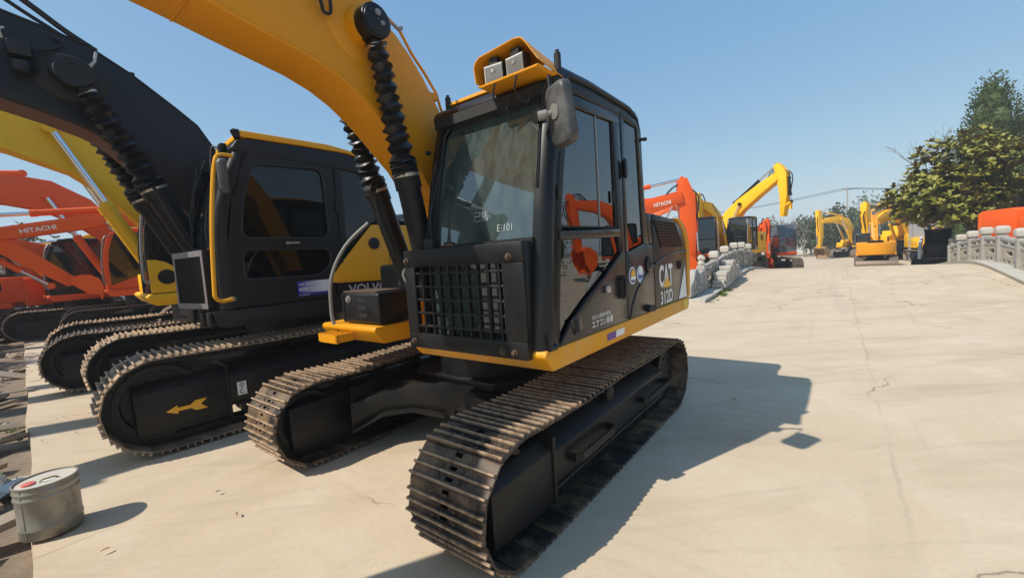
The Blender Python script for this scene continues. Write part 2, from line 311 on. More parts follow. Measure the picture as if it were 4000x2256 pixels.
def setting():
    # far ground: one sheet to the horizon
    mb = MB(); ss = [-500, -60, -20, -4, 0, 2, 12, 24, 34, 64, 200, 500]
    zz = [-0.16]*7+[-0.16, -0.70, -1.22, -1.22, -1.22]
    tt = [-500, -200, -60, -30, -10, -4, 0, 10, 30, 80, 300, 500]
    vs_ = [tuple(P(s, t, z)) for s, z in zip(ss, zz) for t in tt]; n = len(tt)
    fs = [(i*n+j, i*n+j+1, (i+1)*n+j+1, (i+1)*n+j) for i in range(len(ss)-1) for j in range(n-1)]
    mb._add(vs_, fs); g = mb.build('ground', SOIL, smooth=0); g['kind'] = 'structure'
    # concrete yard with a hump between the balustrades; its ragged left edge borders a strip of rubble
    def s_edge(t):
        if t > -2.3: return -40.0
        return 0.115+(-3.67-t)*0.0655+0.014*sin(t*1.7)+0.010*sin(t*4.1)
    ts = sorted(set([-90, -70, -50, -40]+[-34+1.0*i for i in range(30)]+[-4+0.35*i for i in range(26)]+[5.2, 6, 8, 12, 18, 26, 36, 60, 100]+[-2.31, -2.29, -3.22, -3.18, 4.05, 4.09]))
    def zf(s, t):
        inside = -3.2 <= t <= 4.07
        if inside: return zroad(s)
        far = zroad(s)-0.37*math.exp(-((s-19.6)/4.3)**2)
        d = min(abs(t+3.2), abs(t-4.07)); return far-0.02
    srel = [0.0, 0.25, 0.6, 1, 1.6, 2.4, 3.4, 5, 7, 9, 10.5]+[11.5+0.7*i for i in range(25)]+[29.5, 31, 33, 35, 38, 44, 54, 66, 90, 140]
    mb = MB(); V = []; n = len(ts)
    for i, sr in enumerate(srel):
        for t in ts:
            e = s_edge(t); s = e if i == 0 else max(sr+0.1, e+0.03*i) if e > -30 else (e+(sr+0.1-e) if i > 3 else e+(12.0*i))
            V.append(tuple(P(s, t, zf(s, t))))
    fs = [(i*n+j, i*n+j+1, (i+1)*n+j+1, (i+1)*n+j) for i in range(len(srel)-1) for j in range(n-1)]
    b0 = len(V); V += [(v[0]-0.02*AX.x, v[1]-0.02*AX.y, -0.30) for v in V[:n]]
    fs += [(j, b0+j, b0+j+1, j+1) for j in range(n-1)]
    mb._add(V, fs); y = mb.build('concrete_yard', CONC, smooth=25); y['kind'] = 'structure'
setting()
# ------------------------------------------------------------------ excavator building blocks (local axes: x ahead, y left, z up)
def track_path(half, rf, rr, zf, zr, sag=0.015):
    """closed pin line in xz, from the bottom rear round the front idler and back over the top"""
    xf = half-rf; xr = -half+rr; P = []
    zb_f = zf-rf; zb_r = zr-rr
    n = 40
    for i in range(n): t = i/n; P.append((xr+0.12+(xf-xr-0.24)*t, min(zb_f, zb_r)))
    for i in range(25): a = radians(-90+180*i/24); P.append((xf+rf*cos(a), zf+rf*sin(a)))
    for i in range(1, n):
        t = i/n; x = xf+(xr-xf)*t; z = zf+rf+(zr+rr-zf-rf)*t-sag*abs(sin(2*pi*t)); P.append((x, z))
    for i in range(25): a = radians(90+180*i/24); P.append((xr+rr*cos(a), zr+rr*sin(a)))
    return P
def resample(P, pitch):
    Q = P+[P[0]]; L = [0]
    for i in range(len(P)): L.append(L[-1]+math.hypot(Q[i+1][0]-Q[i][0], Q[i+1][1]-Q[i][1]))
    n = round(L[-1]/pitch); out = []; k = 0
    for i in range(n):
        d = L[-1]*i/n
        while L[k+1] < d: k += 1
        t = (d-L[k])/(L[k+1]-L[k]); out.append((Q[k][0]+(Q[k+1][0]-Q[k][0])*t, Q[k][1]+(Q[k+1][1]-Q[k][1])*t))
    return out, L[-1]/n
def shoe_mesh(w, p, mat, detail=True, gh=0.033, bolts=True):
    """one triple grouser shoe: x along the track, z outwards; the plate is pierced by two slots"""
    m = MB(); h = w/2; x0 = -p*0.50; x1 = p*0.43; th = 0.011
    if detail:
        sl = 0.026; a = -p*0.375; b = -p*0.265; c_ = -p*0.075; d = p*0.035
        m.box(x0, x1, -h, -sl, 0, th); m.box(x0, x1, sl, h, 0, th)
        m.box(x0, a, -sl, sl, 0, th); m.box(b, c_, -sl, sl, 0, th); m.box(d, x1-p*0.14, -sl, sl, 0, th)
    else: m.box(x0, x1, -h, h, 0, th)
    gx = (-p*0.47, -p*0.17, p*0.13) if detail else (-p*0.4, -p*0.02, p*0.36)
    for g in gx:
        t = 0.0095
        m.prism([(g-t*1.1, th-0.001), (g+t*1.1, th-0.001), (g+t*0.55, gh), (g-t*0.55, gh)], -h, h)
    m.prism([(x1-0.002, 0.0), (x1+0.016, -0.010), (x1+0.016, 0.001), (x1-0.002, th)], -h, h)
    me = m.build('track_shoe', mat, None, smooth=30)
    if detail and bolts:
        bm = MB()
        for bx_ in (-p*0.32, -p*0.02):
            for by in (-0.075, 0.075): bm.lathe([(0.010, th-0.002), (0.010, th+0.009), (0.007, th+0.012)], (bx_, by, 0), (0,0,1), 6)
        bo = bm.build('b', RUSTY, None, smooth=0)
        # join the bolts into the shoe mesh with their own material slot
        b1 = bmesh.new(); b1.from_mesh(me.data); n0 = len(b1.faces); b1.from_mesh(bo.data); b1.faces.ensure_lookup_table()
        for f in b1.faces[n0:]: f.material_index = 1
        b1.to_mesh(me.data); b1.free(); me.data.materials.append(RUSTY); bpy.data.objects.remove(bo)
    COL.objects.unlink(me)
    return me
def add_track(root, side, yc, half, rf, rr, zf, zr, pitch, w, shoe, joined=None, phase=0.0, sag=0.015):
    """part track (the link chain) with a child for each shoe, or the shoes joined as stuff where they are too small"""
    P, pt = resample(track_path(half, rf, rr, zf, zr, sag), pitch)
    n = len(P); ch = MB(); tr = []
    for i in range(n):
        a = Vector((P[i][0], 0, P[i][1])); b = Vector((P[(i+1)%n][0], 0, P[(i+1)%n][1])); mid = (a+b)/2; d = (b-a).normalized()
        zo = Vector((d.z, 0, -d.x))     # outward normal (path runs bottom rear -> front -> top)
        X = d; Z = zo; Y = Z.cross(X)
        M = Matrix(((X.x, Y.x, Z.x, mid.x), (X.y, Y.y, Z.y, yc), (X.z, Y.z, Z.z, mid.z), (0, 0, 0, 1)))
        tr.append(M)
        ch.M = M
        L = (b-a).length
        for s_ in (-1, 1):
            ch.box(-L*0.56, L*0.42, s_*0.075-0.016, s_*0.075+0.016, -0.075, -0.001)
        ch.cyl((-L*0.5, -0.10, -0.035), (-L*0.5, 0.10, -0.035), 0.022, n=8)
    ch.M = None
    tk = ch.build('track', CHASSIS, root, smooth=30)
    if joined:
        mb = MB(); V0 = [v.co.copy() for v in shoe.data.vertices]; F0 = [tuple(f.vertices) for f in shoe.data.polygons]
        for M in tr:
            mb.M = M; mb._add(V0, F0)
        mb.M = None
        o = mb.build('track_shoes', shoe.data.materials[0], tk, smooth=30, recalc=False); o['kind'] = 'stuff'
    else:
        for M in tr: inst(shoe, tk, M)
    return tk
def beam(mb, cl, th, y0, y1):
    """boxed boom or arm: centre line points (x, z), thickness per point"""
    n = len(cl); up = []; lo = []
    for i in range(n):
        a = Vector(cl[max(i-1,0)]); b = Vector(cl[min(i+1,n-1)]); d = (b-a).normalized(); nn = Vector((-d.y, d.x)); p = Vector(cl[i])
        up.append(tuple(p+nn*th[i]/2)); lo.append(tuple(p-nn*th[i]/2))
    mb.prism(up+lo[::-1], y0, y1); return up, lo
def ram(root, p0, p1, y, tube_r, rod_r, frac, tube_mat, rod_mat=None, boot=False, name='hydraulic_cylinder', eye=None, n=14):
    """hydraulic cylinder from p0 (x,z) to p1 (x,z) at offset y; returns the part"""
    a = Vector((p0[0], y, p0[1])); b = Vector((p1[0], y, p1[1])); d = (b-a).normalized(); L = (b-a).length; m = a+d*L*frac
    mb = MB(); mb.cyl(a, m, tube_r, n=n); mb.cyl(m-d*0.10, m+d*0.03, tube_r*1.13, n=n); mb.cyl(a-Vector((0,0.07,0)), a+Vector((0,0.07,0)), tube_r*1.1, n=n)
    o = mb.build(name, tube_mat, root)
    mb = MB(); mb.cyl(m, b, rod_r, n=n); mb.build('rod', rod_mat or CHROME, o)
    e = eye or tube_r*1.1
    mb = MB(); mb.cyl(b-Vector((0,0.06,0)), b+Vector((0,0.06,0)), e, n=18); mb.build('rod_eye', tube_mat, o)
    if boot:
        mb = MB(); q = []; e0 = m+d*0.0; e1 = b-d*(e*1.25); LL = (e1-e0).length; nb = 11; nr = 16
        u = d.orthogonal().normalized(); w = d.cross(u); rings = []
        rnd = random.Random(int(abs(y)*1000))
        steps = []
        nc = 7                                                        # bunched folds low down
        for k in range(nc*2+1): steps.append((0.0+0.14*k/(nc*2), tube_r*(1.20 if k % 2 else 1.05), 0.25))
        for k in range(1, nb*2+1): steps.append((0.14+0.86*k/(nb*2), tube_r*((1.12 if k % 2 == 0 else 0.74)-0.22*k/(nb*2)), 0.5))
        for i, (t, r, j) in enumerate(steps):
            c0 = e0+d*(LL*t)+u*rnd.uniform(-0.006, 0.006)+w*rnd.uniform(-0.006, 0.006)
            rings.append([c0+(u*cos(2*pi*k/nr)+w*sin(2*pi*k/nr))*(r*(1+0.09*j*sin(3*2*pi*k/nr+i*2.1)+rnd.uniform(-0.03, 0.03)))+d*(0.012*sin(2*2*pi*k/nr+i)) for k in range(nr)])
        mb.loft(rings); mb.build('bellows', BOOT, o, smooth=50)
        for t in (0.0, 0.985):
            c0 = e0+d*(LL*t); r = tube_r*(1.14 if t == 0 else 0.72)
            mb = MB(); mb.tube([c0-d*0.012, c0+d*0.012], r, 18); mb.build('hose_clamp', ZINC, o)
    return o
def bucket(root, piv, ang, size, w, yc, mat, teeth=True):
    """bucket hung at piv (x,z); ang turns it (degrees)"""
    M = Matrix.Translation((piv[0], 0, piv[1])) @ Matrix.Rotation(radians(-ang), 4, 'Y')
    prof = [(0.0, 0.05), (-0.22, 0.02), (-0.30, -0.25), (-0.26, -0.62), (-0.02, -0.90), (0.34, -0.98), (0.78, -0.86)]
    prof = [(x*size, z*size) for x, z in prof]
    inn = [(x*0.92+0.03*size, z*0.94+0.0) for x, z in prof]
    mb = MB(); mb.M = M
    mb.prism(prof+inn[::-1], yc-w/2, yc+w/2)
    o = mb.build('bucket', mat, root, bevel=0.004, seg=1)
    for s_ in (-1, 1):
        mb = MB(); mb.M = M; mb.prism(prof+[(0.55*size, -0.35*size), (0.12*size, 0.03*size)], yc+s_*w/2, yc+s_*(w/2+0.022)); mb.build('side_plate', mat, o)
        mb = MB(); mb.M = M; mb.prism([(-0.1*size, -0.02), (0.16*size, -0.02), (0.12*size, 0.16*size), (-0.06*size, 0.16*size)], yc+s_*0.12, yc+s_*0.15); mb.build('ear', mat, o)
    if teeth:
        for k in range(5):
            y = yc-w/2+0.05+(w-0.1)*k/4
            mb = MB(); mb.M = M; mb.hexa([(0.70*size, y-0.04, -0.90*size), (0.98*size, y-0.02, -0.83*size), (0.98*size, y+0.02, -0.83*size), (0.70*size, y+0.04, -0.90*size),
                                          (0.70*size, y-0.04, -0.82*size), (0.98*size, y-0.02, -0.81*size), (0.98*size, y+0.02, -0.81*size), (0.70*size, y+0.04, -0.82*size)])
            mb.build('tooth', mat, o)
    return o
def undercarriage(root, half, h, gauge, w, pitch, smat, detail=2, steps=False):
    """tracks, frames and car body. detail 2: shoe pieces with slots, 1: shoe pieces, 0: joined shoes"""
    gh = 0.032 if h < 0.78 else 0.038
    r = (h-2*gh)/2; zc = r+gh; ri = r-0.078
    sh = shoe_mesh(w, pitch, smat, detail == 2, gh)
    for s_ in (1, -1):
        y = s_*gauge/2
        add_track(root, s_, y, half-0.035, r, r*0.97, zc, zc, pitch, w, sh, joined=(detail == 0))
        f = MB(); x0 = -half+r*1.9; x1 = half-r*2.35
        zt = zc+r*0.55; zb = zc-r*0.39
        # box beam with a sloping shoulder towards the outside
        for q in (1,):
            yo = y+s_*(w*0.36); yi = y-s_*(w*0.36); ym = y+s_*(w*0.10)
            f.loft([[(x, yi, zb), (x, yo, zb), (x, yo, zc+r*0.25), (x, ym, zt), (x, yi, zt)] for x in (x0, x1)])
            f.box(x0, x1, min(yi, yo)-0.012, max(yi, yo)+0.012, zb-0.022, zb-0.001)
        fr = f.build('track_frame', CHASSIS, root, bevel=0.012)
        g = MB()          # idler guard: a plain boxed cover at the front
        g.loft([[(x1+0.004, y-s_*w*0.30, zc-r*0.72), (x1+0.004, y+s_*w*0.345, zc-r*0.72), (x1+0.004, y+s_*w*0.345, zc+r*0.30), (x1+0.004, y+s_*w*0.22, zc+r*0.50), (x1+0.004, y-s_*w*0.30, zc+r*0.50)],
                [(half-r*0.62, y-s_*w*0.28, zc-r*0.68), (half-r*0.62, y+s_*w*0.325, zc-r*0.68), (half-r*0.62, y+s_*w*0.325, zc+r*0.24), (half-r*0.62, y+s_*w*0.20, zc+r*0.42), (half-r*0.62, y-s_*w*0.28, zc+r*0.42)]])
        g.build('idler_guard', CHASSIS, root, bevel=0.010)
        g = MB(); g.box(x1-0.012, x1+0.016, min(y-s_*w*0.32, y+s_*w*0.37), max(y-s_*w*0.32, y+s_*w*0.37), zc-r*0.76, zc+r*0.56); g.build('guard_flange', CHASSIS, fr, bevel=0.006, seg=1)
        g = MB(); g.lathe([(ri*0.45, -w*0.10), (ri*0.80, -w*0.11), (ri*0.84, -w*0.20), (ri*0.99, -w*0.20), (ri*0.99, -0.056), (ri+0.025, -0.05), (ri+0.025, 0.05), (ri*0.99, 0.056), (ri*0.99, w*0.20), (ri*0.84, w*0.20), (ri*0.80, w*0.11), (ri*0.45, w*0.10)], (half-0.035-r, y, zc), (0,1,0), 32); g.build('idler', CHASSIS, root)
        g = MB(); cx = -half+0.035+r*0.97; nt_ = 17; prof = []
        for k in range(nt_*4):
            a = 2*pi*k/(nt_*4); rad = r-0.03 if k % 4 in (0, 1) else r-0.08
            prof.append((cx+rad*cos(a), zc+rad*sin(a)))
        g.prism(prof, y-0.03, y+0.03); spk = g.build('sprocket', CHASSIS, root)
        g = MB(); g.lathe([(r*0.62, 0.03), (r*0.62, w*0.20), (r*0.60, w*0.22)], (cx, y, zc), (0, s_, 0), 28); g.build('drive_hub', CHASSIS, spk, bevel=0.008)
        prof = []
        for k in range(72):
            a = 2*pi*k/72; rad = r*0.66*(1.0 if k % 3 else 0.955); prof.append((cx+rad*cos(a), zc+rad*sin(a)))
        g = MB(); g.prism(prof, y+s_*w*0.221, y+s_*w*0.245); g.build('hub_cover', BLACK_WORN, spk)
        for k in range(6):
            a = 2*pi*k/6+0.3; g = MB(); g.lathe([(0.016, 0), (0.016, 0.012)], (cx+r*0.42*cos(a), y+s_*w*0.245, zc+r*0.42*sin(a)), (0, s_, 0), 6); g.build('hub_bolt', CHASSIS, spk, smooth=0)
        nr = 7
        for k in range(nr):
            x = -half+r*1.6+(2*half-r*3.2)*k/(nr-1); g = MB()
            g.lathe([(0.07, -0.14), (0.095, -0.13), (0.095, -0.05), (0.075, -0.04), (0.075, 0.04), (0.095, 0.05), (0.095, 0.13), (0.07, 0.14)], (x, y, gh+0.075+0.096), (0,1,0), 14); g.build('roller', CHASSIS, root)
        g = MB(); g.lathe([(0.045, -w*0.1), (0.06, -w*0.09), (0.06, w*0.30), (0.045, w*0.32)], (half*0.02, y, zc+r-0.14), (0, s_, 0), 14); g.build('carrier_roller', CHASSIS, root)
        if steps:
            for xs0, xs1 in steps:
                g = MB(); yo = y+s_*w*0.36; ye = yo+s_*0.085; zs = zc+r*0.06
                pts = [(xs0, yo, zs), (xs0, ye-s_*0.03, zs), (xs0+0.03, ye, zs), (xs1-0.03, ye, zs), (xs1, ye-s_*0.03, zs), (xs1, yo, zs)]
                for a, b in zip(pts, pts[1:]):
                    a = Vector(a); b = Vector(b); d = (b-a).normalized(); nn = Vector((-d.y, d.x, 0))*0.006
                    g.hexa([a-nn-Vector((0,0,0.05)), b-nn-Vector((0,0,0.05)), b+nn-Vector((0,0,0.05)), a+nn-Vector((0,0,0.05)), a-nn, b-nn, b+nn, a+nn])
                for k in range(11):
                    x = xs0+0.04+(xs1-xs0-0.08)*k/10
                    g.hexa([(x-0.008, ye-0.005, zs-0.001), (x+0.008, ye-0.005, zs-0.001), (x+0.008, ye+0.005, zs-0.001), (x-0.008, ye+0.005, zs-0.001),
                            (x-0.003, ye-0.005, zs+0.012), (x+0.003, ye-0.005, zs+0.012), (x+0.003, ye+0.005, zs+0.012), (x-0.003, ye+0.005, zs+0.012)])
                g.build('step', CHASSIS, fr, smooth=0)
    # car body: centre drum and four arched legs
    zt = zc+r*0.55; gi = gauge/2-w*0.30
    k_ = gauge/2.15; ch_ = 0.16*k_; X_ = 0.44*k_; Y_ = 0.56*k_
    oct_ = lambda a, b, c_: [(a, -b+c_), (a, b-c_), (a-c_, b), (-a+c_, b), (-a, b-c_), (-a, -b+c_), (-a+c_, -b), (a-c_, -b)]
    mb = MB(); mb.prism(oct_(X_, Y_, ch_), zc-r*0.15, zt+0.07, 'Z'); cb = mb.build('car_body', CHASSIS, root, bevel=0.008)
    mb = MB(); mb.prism(oct_(X_+0.05, Y_+0.07, ch_), zt+0.071, zt+0.096, 'Z'); mb.build('top_plate', BLACK_WORN, cb, bevel=0.006)
    for sx in (1, -1):
        for sy in (1, -1):
            mb = MB(); a = Vector((sx*0.20, sy*0.25, 0)); b = Vector((sx*half*0.44, sy*gi, 0)); d = (b-a).normalized(); nn = Vector((-d.y, d.x, 0))
            rings = []
            for t, wd, z0, z1 in ((0, 0.30, zc-r*0.35, zt+0.03), (0.45, 0.24, zc-r*0.10, zt+0.0), (0.75, 0.22, zc-r*0.15, zt-r*0.18), (1.08, 0.30, zc-r*0.50, zc+r*0.22)):
                p = a+(b-a)*t; rings.append([p-nn*wd+Vector((0,0,z0)), p+nn*wd+Vector((0,0,z0)), p+nn*wd+Vector((0,0,z1)), p-nn*wd+Vector((0,0,z1))])
            mb.loft(rings); mb.build('frame_leg', CHASSIS, cb, bevel=0.012)
            mb = MB(); rings = []
            for t, wd, z1 in ((0.1, 0.36, zc-r*0.26), (0.45, 0.30, zc-r*0.10), (0.75, 0.29, zc-r*0.17), (1.05, 0.36, zc-r*0.5)):
                p = a+(b-a)*t; rings.append([p-nn*wd+Vector((0,0,z1-0.012)), p+nn*wd+Vector((0,0,z1-0.012)), p+nn*wd+Vector((0,0,z1+0.012)), p-nn*wd+Vector((0,0,z1+0.012))])
            mb.loft(rings); mb.build('leg_flange', CHASSIS, cb)
    return zt
# ------------------------------------------------------------------ the black and yellow excavator in front
def build_front_excavator():
    R = thing('crawler_excavator', 'nearest black and yellow excavator with a mesh guard over its lower windshield', 'excavator', (-0.255, 3.962, 0), radians(-128.11), 'excavators parked in the left row')
    undercarriage(R, 1.66, 0.715, 2.15, 0.54, 0.186, SHOE_CAT, 2, steps=((0.20, 0.74), (-1.02, -0.42)))
    mb = MB(); mb.lathe([(0.47, 0.60), (0.47, 0.90), (0.52, 0.90), (0.52, 0.93)], (0,0,0), (0,0,1), 36); mb.build('turntable', CHASSIS, R)
    # yellow deck: left skirt under the cab, right skirt, centre
    def skirt(y0, y1, name='deck_skirt'):
        s_ = 1 if y1 > abs(y0) else -1
        mb = MB(); prof = [(0.93, 1.062), (0.945, 1.03), (0.86, 0.925), (-1.93, 0.915), (-1.985, 0.96), (-1.975, 1.045), (0.90, 1.062)]
        mb.prism(prof, y0, y1); return mb.build(name, CAT_YD, R, bevel=0.014)
    skirt(0.06, 1.28); 
    mb = MB(); mb.prism([(0.93, 1.115), (0.945, 1.08), (0.86, 0.965), (-1.9, 0.92), (-1.9, 1.115)], -1.25, -0.40); mb.build('deck_skirt', CAT_Y, R, bevel=0.014)
    mb = MB(); mb.box(-1.9, 0.45, -0.40, 0.06, 0.93, 1.05); mb.box(-1.9, 0.55, 0.02, 1.20, 1.05, 1.062); mb.build('deck', CHASSIS, R)
    for s_ in (-0.395, 0.045):
        mb = MB(); mb.prism([(-0.45, 1.04), (0.62, 1.04), (0.50, 1.30), (0.22, 1.62), (-0.02, 1.64), (-0.40, 1.30)], s_, s_+0.03); mb.build('boom_bracket', CAT_Y, R, bevel=0.005, seg=1)
    # ---------------- cab
    cab = MB(); mb = cab
    def xf(z): return 0.94-0.085*max(0, min(1, (z-1.05)/0.67))-0.20*max(0, (z-1.72)/0.9)**1.25
    # front corner pillars, lofted upwards with a rounded outer corner
    for s_, ye in ((1, 1.28), (-1, 0.17)):
        rings = []
        for z in (1.065, 1.3, 1.55, 1.75, 1.95, 2.15, 2.35, 2.5, 2.62, 2.70):
            x = xf(z); w = 0.105
            sec = [(x-0.155, ye), (x-0.075, ye), (x-0.03, ye-s_*0.012), (x-0.004, ye-s_*0.045), (x, ye-s_*w), (x-0.03, ye-s_*(w+0.01)), (x-0.05, ye-s_*0.05), (x-0.155, ye-s_*0.04)]
            sec = [(a, b, z) for a, b in sec]; rings.append(sec if s_ > 0 else sec[::-1])
        mb.loft(rings)
    cabo = mb.build('cab', BLACK, R, smooth=50)
    mb = MB(); prof = [(0.66, 2.685), (0.63, 2.745), (0.55, 2.785), (0.2, 2.80), (-0.45, 2.79), (-0.62, 2.765), (-0.70, 2.70), (-0.70, 2.655), (0.62, 2.645)]
    mb.prism(prof, 0.17, 1.275); mb.build('roof', BLACK, cabo, bevel=0.045, seg=4, smooth=50)
    mb = MB(); mb.prism([(0.58, 2.79), (0.56, 2.825), (0.0, 2.845), (-0.4, 2.83), (-0.42, 2.79)], 0.26, 1.12); mb.build('roof_hatch', CAT_Y, cabo, bevel=0.015)
    # roof gutter rail along the side
    mb = MB(); mb.tube([(0.63, 1.262, 2.66), (0.50, 1.282, 2.735), (0.2, 1.284, 2.752), (-0.45, 1.284, 2.745), (-0.62, 1.275, 2.705), (-0.69, 1.265, 2.62), (-0.74, 1.262, 1.9)], 0.016, 8); mb.build('gutter', BLACK, cabo)
    # side wall: pieces between the openings, outer skin at y=1.28
    Y0, Y1 = 1.245, 1.28
    dz = 1.052
    door = MB()
    door.prism([(0.775, dz+0.01), (0.842, dz+0.01), (0.80, 1.75), (0.735, 2.15), (0.60, 2.56), (0.535, 2.56), (0.665, 2.15), (0.72, 1.75)], Y0, Y1)             # front strip
    door.prism([(0.60, 2.56), (0.57, 2.63), (-0.265, 2.66), (-0.265, 2.585), (0.535, 2.56)], Y0, Y1)
    door.prism([(-0.265, 2.585), (-0.265, 1.06), (-0.185, 1.5), (-0.165, 1.72), (-0.135, 2.585)], Y0, Y1)
    door.prism([(0.72, 1.765), (-0.165, 1.785), (-0.165, 1.725), (0.722, 1.712)], Y0, Y1+0.012)
    curve = [(-0.185, 1.60), (0.13, 1.430), (0.42, 1.300), (0.64, 1.185), (0.775, 1.075)]
    door.prism(curve+[(0.775, dz+0.01), (-0.262, dz+0.005), (-0.262, 1.60)], Y0, Y1+0.002)
    dro = door.build('door', BLACK_SIDE, cabo, bevel=0.008, seg=2)
    mb = MB(); mb.tube([(x, 1.284, z+0.006) for x, z in [(-0.19, 1.66)]+curve], 0.008, 6); mb.build('window_seal', RUBBER, dro)
    mb = MB(); mb.prism([(0.71, 1.79), (0.655, 2.15), (0.53, 2.555), (-0.14, 2.58), (-0.16, 1.79)], 1.258, 1.262); mb.build('door_glass', GLASS_DK, dro)
    mb = MB(); mb.prism([(0.715, 1.71), (-0.175, 1.722), (-0.18, 1.61)]+[(x, z-0.004) for x, z in curve[1:]]+[(0.765, 1.12)], 1.262, 1.266); mb.build('lower_glass', GLASS_DK, dro)
    # sliding window frame
    mb = MB()
    for a, b in (((0.13, 1.79), (0.13, 2.575)),):
        mb.box(a[0]-0.004, a[0]+0.004, 1.262, 1.270, a[1], b[1])
    mb.build('sliding_pane_edge', STEEL, dro)
    mb = MB(); mb.box(-0.155, -0.125, 1.25, 1.272, 1.79, 2.58); mb.box(-0.155, 0.70, 1.25, 1.272, 1.788, 1.80); mb.build('pane_channel', DARKHOLE, dro)
    mb = MB(); mb.box(0.08, 0.14, 1.280, 1.310, 1.318, 1.372); mb.build('glass_latch', STEEL, dro, bevel=0.010)
    mb = MB(); mb.box(0.70, 0.725, 1.28, 1.30, 1.96, 2.04); mb.box(-0.10, -0.08, 1.268, 1.285, 1.98, 2.07); mb.build('pane_grip', RUBBER, dro, bevel=0.005)
    for z in (2.25,):
        mb = MB(); mb.box(-0.325, -0.262, 1.282, 1.306, z-0.06, z+0.06); mb.cyl((-0.272, 1.305, z-0.075), (-0.272, 1.305, z+0.075), 0.014, n=10); mb.build('hinge', BLACK, dro, bevel=0.004)
    mb = MB(); mb.box(-0.20, -0.155, 1.284, 1.305, 1.235, 1.43); mb.build('handle_recess', RUBBER, dro, bevel=0.012)
    mb = MB(); mb.box(-0.19, -0.165, 1.305, 1.318, 1.255, 1.41); mb.build('door_handle', BLACK, dro, bevel=0.008)
    mb = MB(); mb.prism([(0.60, 1.10), (0.66, 1.20), (0.52, 1.24), (0.49, 1.12)], 1.282, 1.290); mb.build('vent_panel', BLACK_SIDE, dro, bevel=0.004)
    mb = MB(); mb.box(0.555, 0.61, 1.290, 1.294, 1.11, 1.20); mb.build('vent_slot', DARKHOLE, dro)
    mb = MB(); mb.tube([(0.87, 1.20, 1.15), (0.90, 1.285, 1.15), (0.90, 1.285, 1.075), (0.84, 1.282, 1.075)], 0.022, 8); mb.build('grab_loop', BLACK, cabo)
    # rear quarter, behind the door
    rq = MB()
    rq.prism([(-0.285, dz+0.005), (-0.90, dz+0.005), (-0.90, 1.645), (-0.675, 1.665), (-0.335, 1.60), (-0.285, 1.60)], Y0, Y1)
    rq.prism([(-0.285, 1.60), (-0.335, 1.60), (-0.345, 2.64), (-0.285, 2.67)], Y0, Y1)
    rq.prism([(-0.675, 1.665), (-0.80, 1.655), (-0.735, 2.0), (-0.705, 2.62), (-0.655, 2.70), (-0.285, 2.70), (-0.285, 2.67), (-0.345, 2.64), (-0.62, 2.63)], Y0, Y1)
    rqo = rq.build('rear_quarter', BLACK_SIDE, cabo, bevel=0.008)
    mb = MB(); mb.prism([(-0.345, 1.615), (-0.665, 1.675), (-0.625, 2.62), (-0.35, 2.63)], 1.262, 1.266); mb.build('rear_side_glass', GLASS_DK, rqo)
    mb = MB(); mb.lathe([(0.075, 0), (0.075, 0.012), (0.060, 0.018)], (-0.765, 1.28, 1.478), (0,1,0), 24); fc = mb.build('fuel_cap', BLACK, rqo)
    mb = MB(); mb.box(-0.775, -0.755, 1.297, 1.300, 1.44, 1.51); mb.box(-0.80, -0.73, 1.297, 1.300, 1.468, 1.485); mb.build('key_slot', DARKHOLE, fc)
    for x, col in ((-0.388, DECALB), (-0.556, DECALLB)):
        mb = MB(); mb.lathe([(0.072, 0.0), (0.072, 0.002)], (x, 1.281, 1.405), (0,1,0), 28); st = mb.build('round_sticker', DECALW, rqo)
        mb = MB(); mb.lathe([(0.060, 0.0), (0.060, 0.002)], (x, 1.2835, 1.405), (0,1,0), 28); mb.build('sticker_disc', col, st)
        mb = MB(); mb.lathe([(0.040, 0.0), (0.040, 0.002)], (x, 1.286, 1.415 if col is DECALB else 1.43), (0,1,0), 16); mb.build('sticker_emblem', DECALY if col is DECALB else DECALW, st)
        mb = MB(); mb.box(x-0.048, x+0.048, 1.286, 1.289, 1.372, 1.398); mb.build('sticker_band', DECALW if col is DECALB else DECALB, st)
    mb = MB(); mb.cyl((-0.66, 1.30, 1.092), (-0.80, 1.30, 1.082), 0.016, n=8)
    for x, z in ((-0.68, 1.09), (-0.73, 1.087), (-0.79, 1.083)): mb.cyl((x, 1.28, z), (x, 1.318, z), 0.026, n=10)
    mb.build('padlock_bar', RUBBER, rqo)
    # other cab walls
    mb = MB(); mb.box(-0.72, -0.69, 0.17, 1.25, 1.06, 1.75); mb.box(-0.72, -0.69, 0.17, 0.25, 1.75, 2.66); mb.box(-0.72, -0.69, 1.17, 1.25, 1.75, 2.66); mb.box(-0.72, 0.6, 0.17, 0.205, 1.06, 1.60); mb.box(-0.72, -0.6, 0.17, 0.205, 1.6, 2.66); mb.box(-0.1, 0.0, 0.17, 0.205, 1.6, 2.66)
    mb.box(-0.69, 0.88, 0.20, 1.24, 1.066, 1.10); mb.build('cab_wall', BLACK, cabo)
    mb = MB(); mb.box(-0.71, -0.705, 0.25, 1.17, 1.75, 2.66); mb.build('rear_glass', GLASS_DK, cabo)
    mb = MB(); mb.box(-0.6, 0.55, 0.185, 0.19, 1.6, 2.64); mb.build('inner_side_glass', GLASS_DK, cabo)
    # windshield and lower front glass
    def ws(z): return xf(z)-0.045
    zz = [1.74, 1.95, 2.15, 2.35, 2.5, 2.60]
    mb = MB(); mb.loft([[(ws(z), 0.285 if z < 2.5 else 0.285+(z-2.5)*0.5, z), (ws(z), 1.17 if z < 2.5 else 1.17-(z-2.5)*0.5, z), (ws(z)-0.005, 1.17 if z < 2.5 else 1.17-(z-2.5)*0.5, z), (ws(z)-0.005, 0.285 if z < 2.5 else 0.285+(z-2.5)*0.5, z)] for z in zz]); wso = mb.build('windshield', GLASS_WS, cabo)
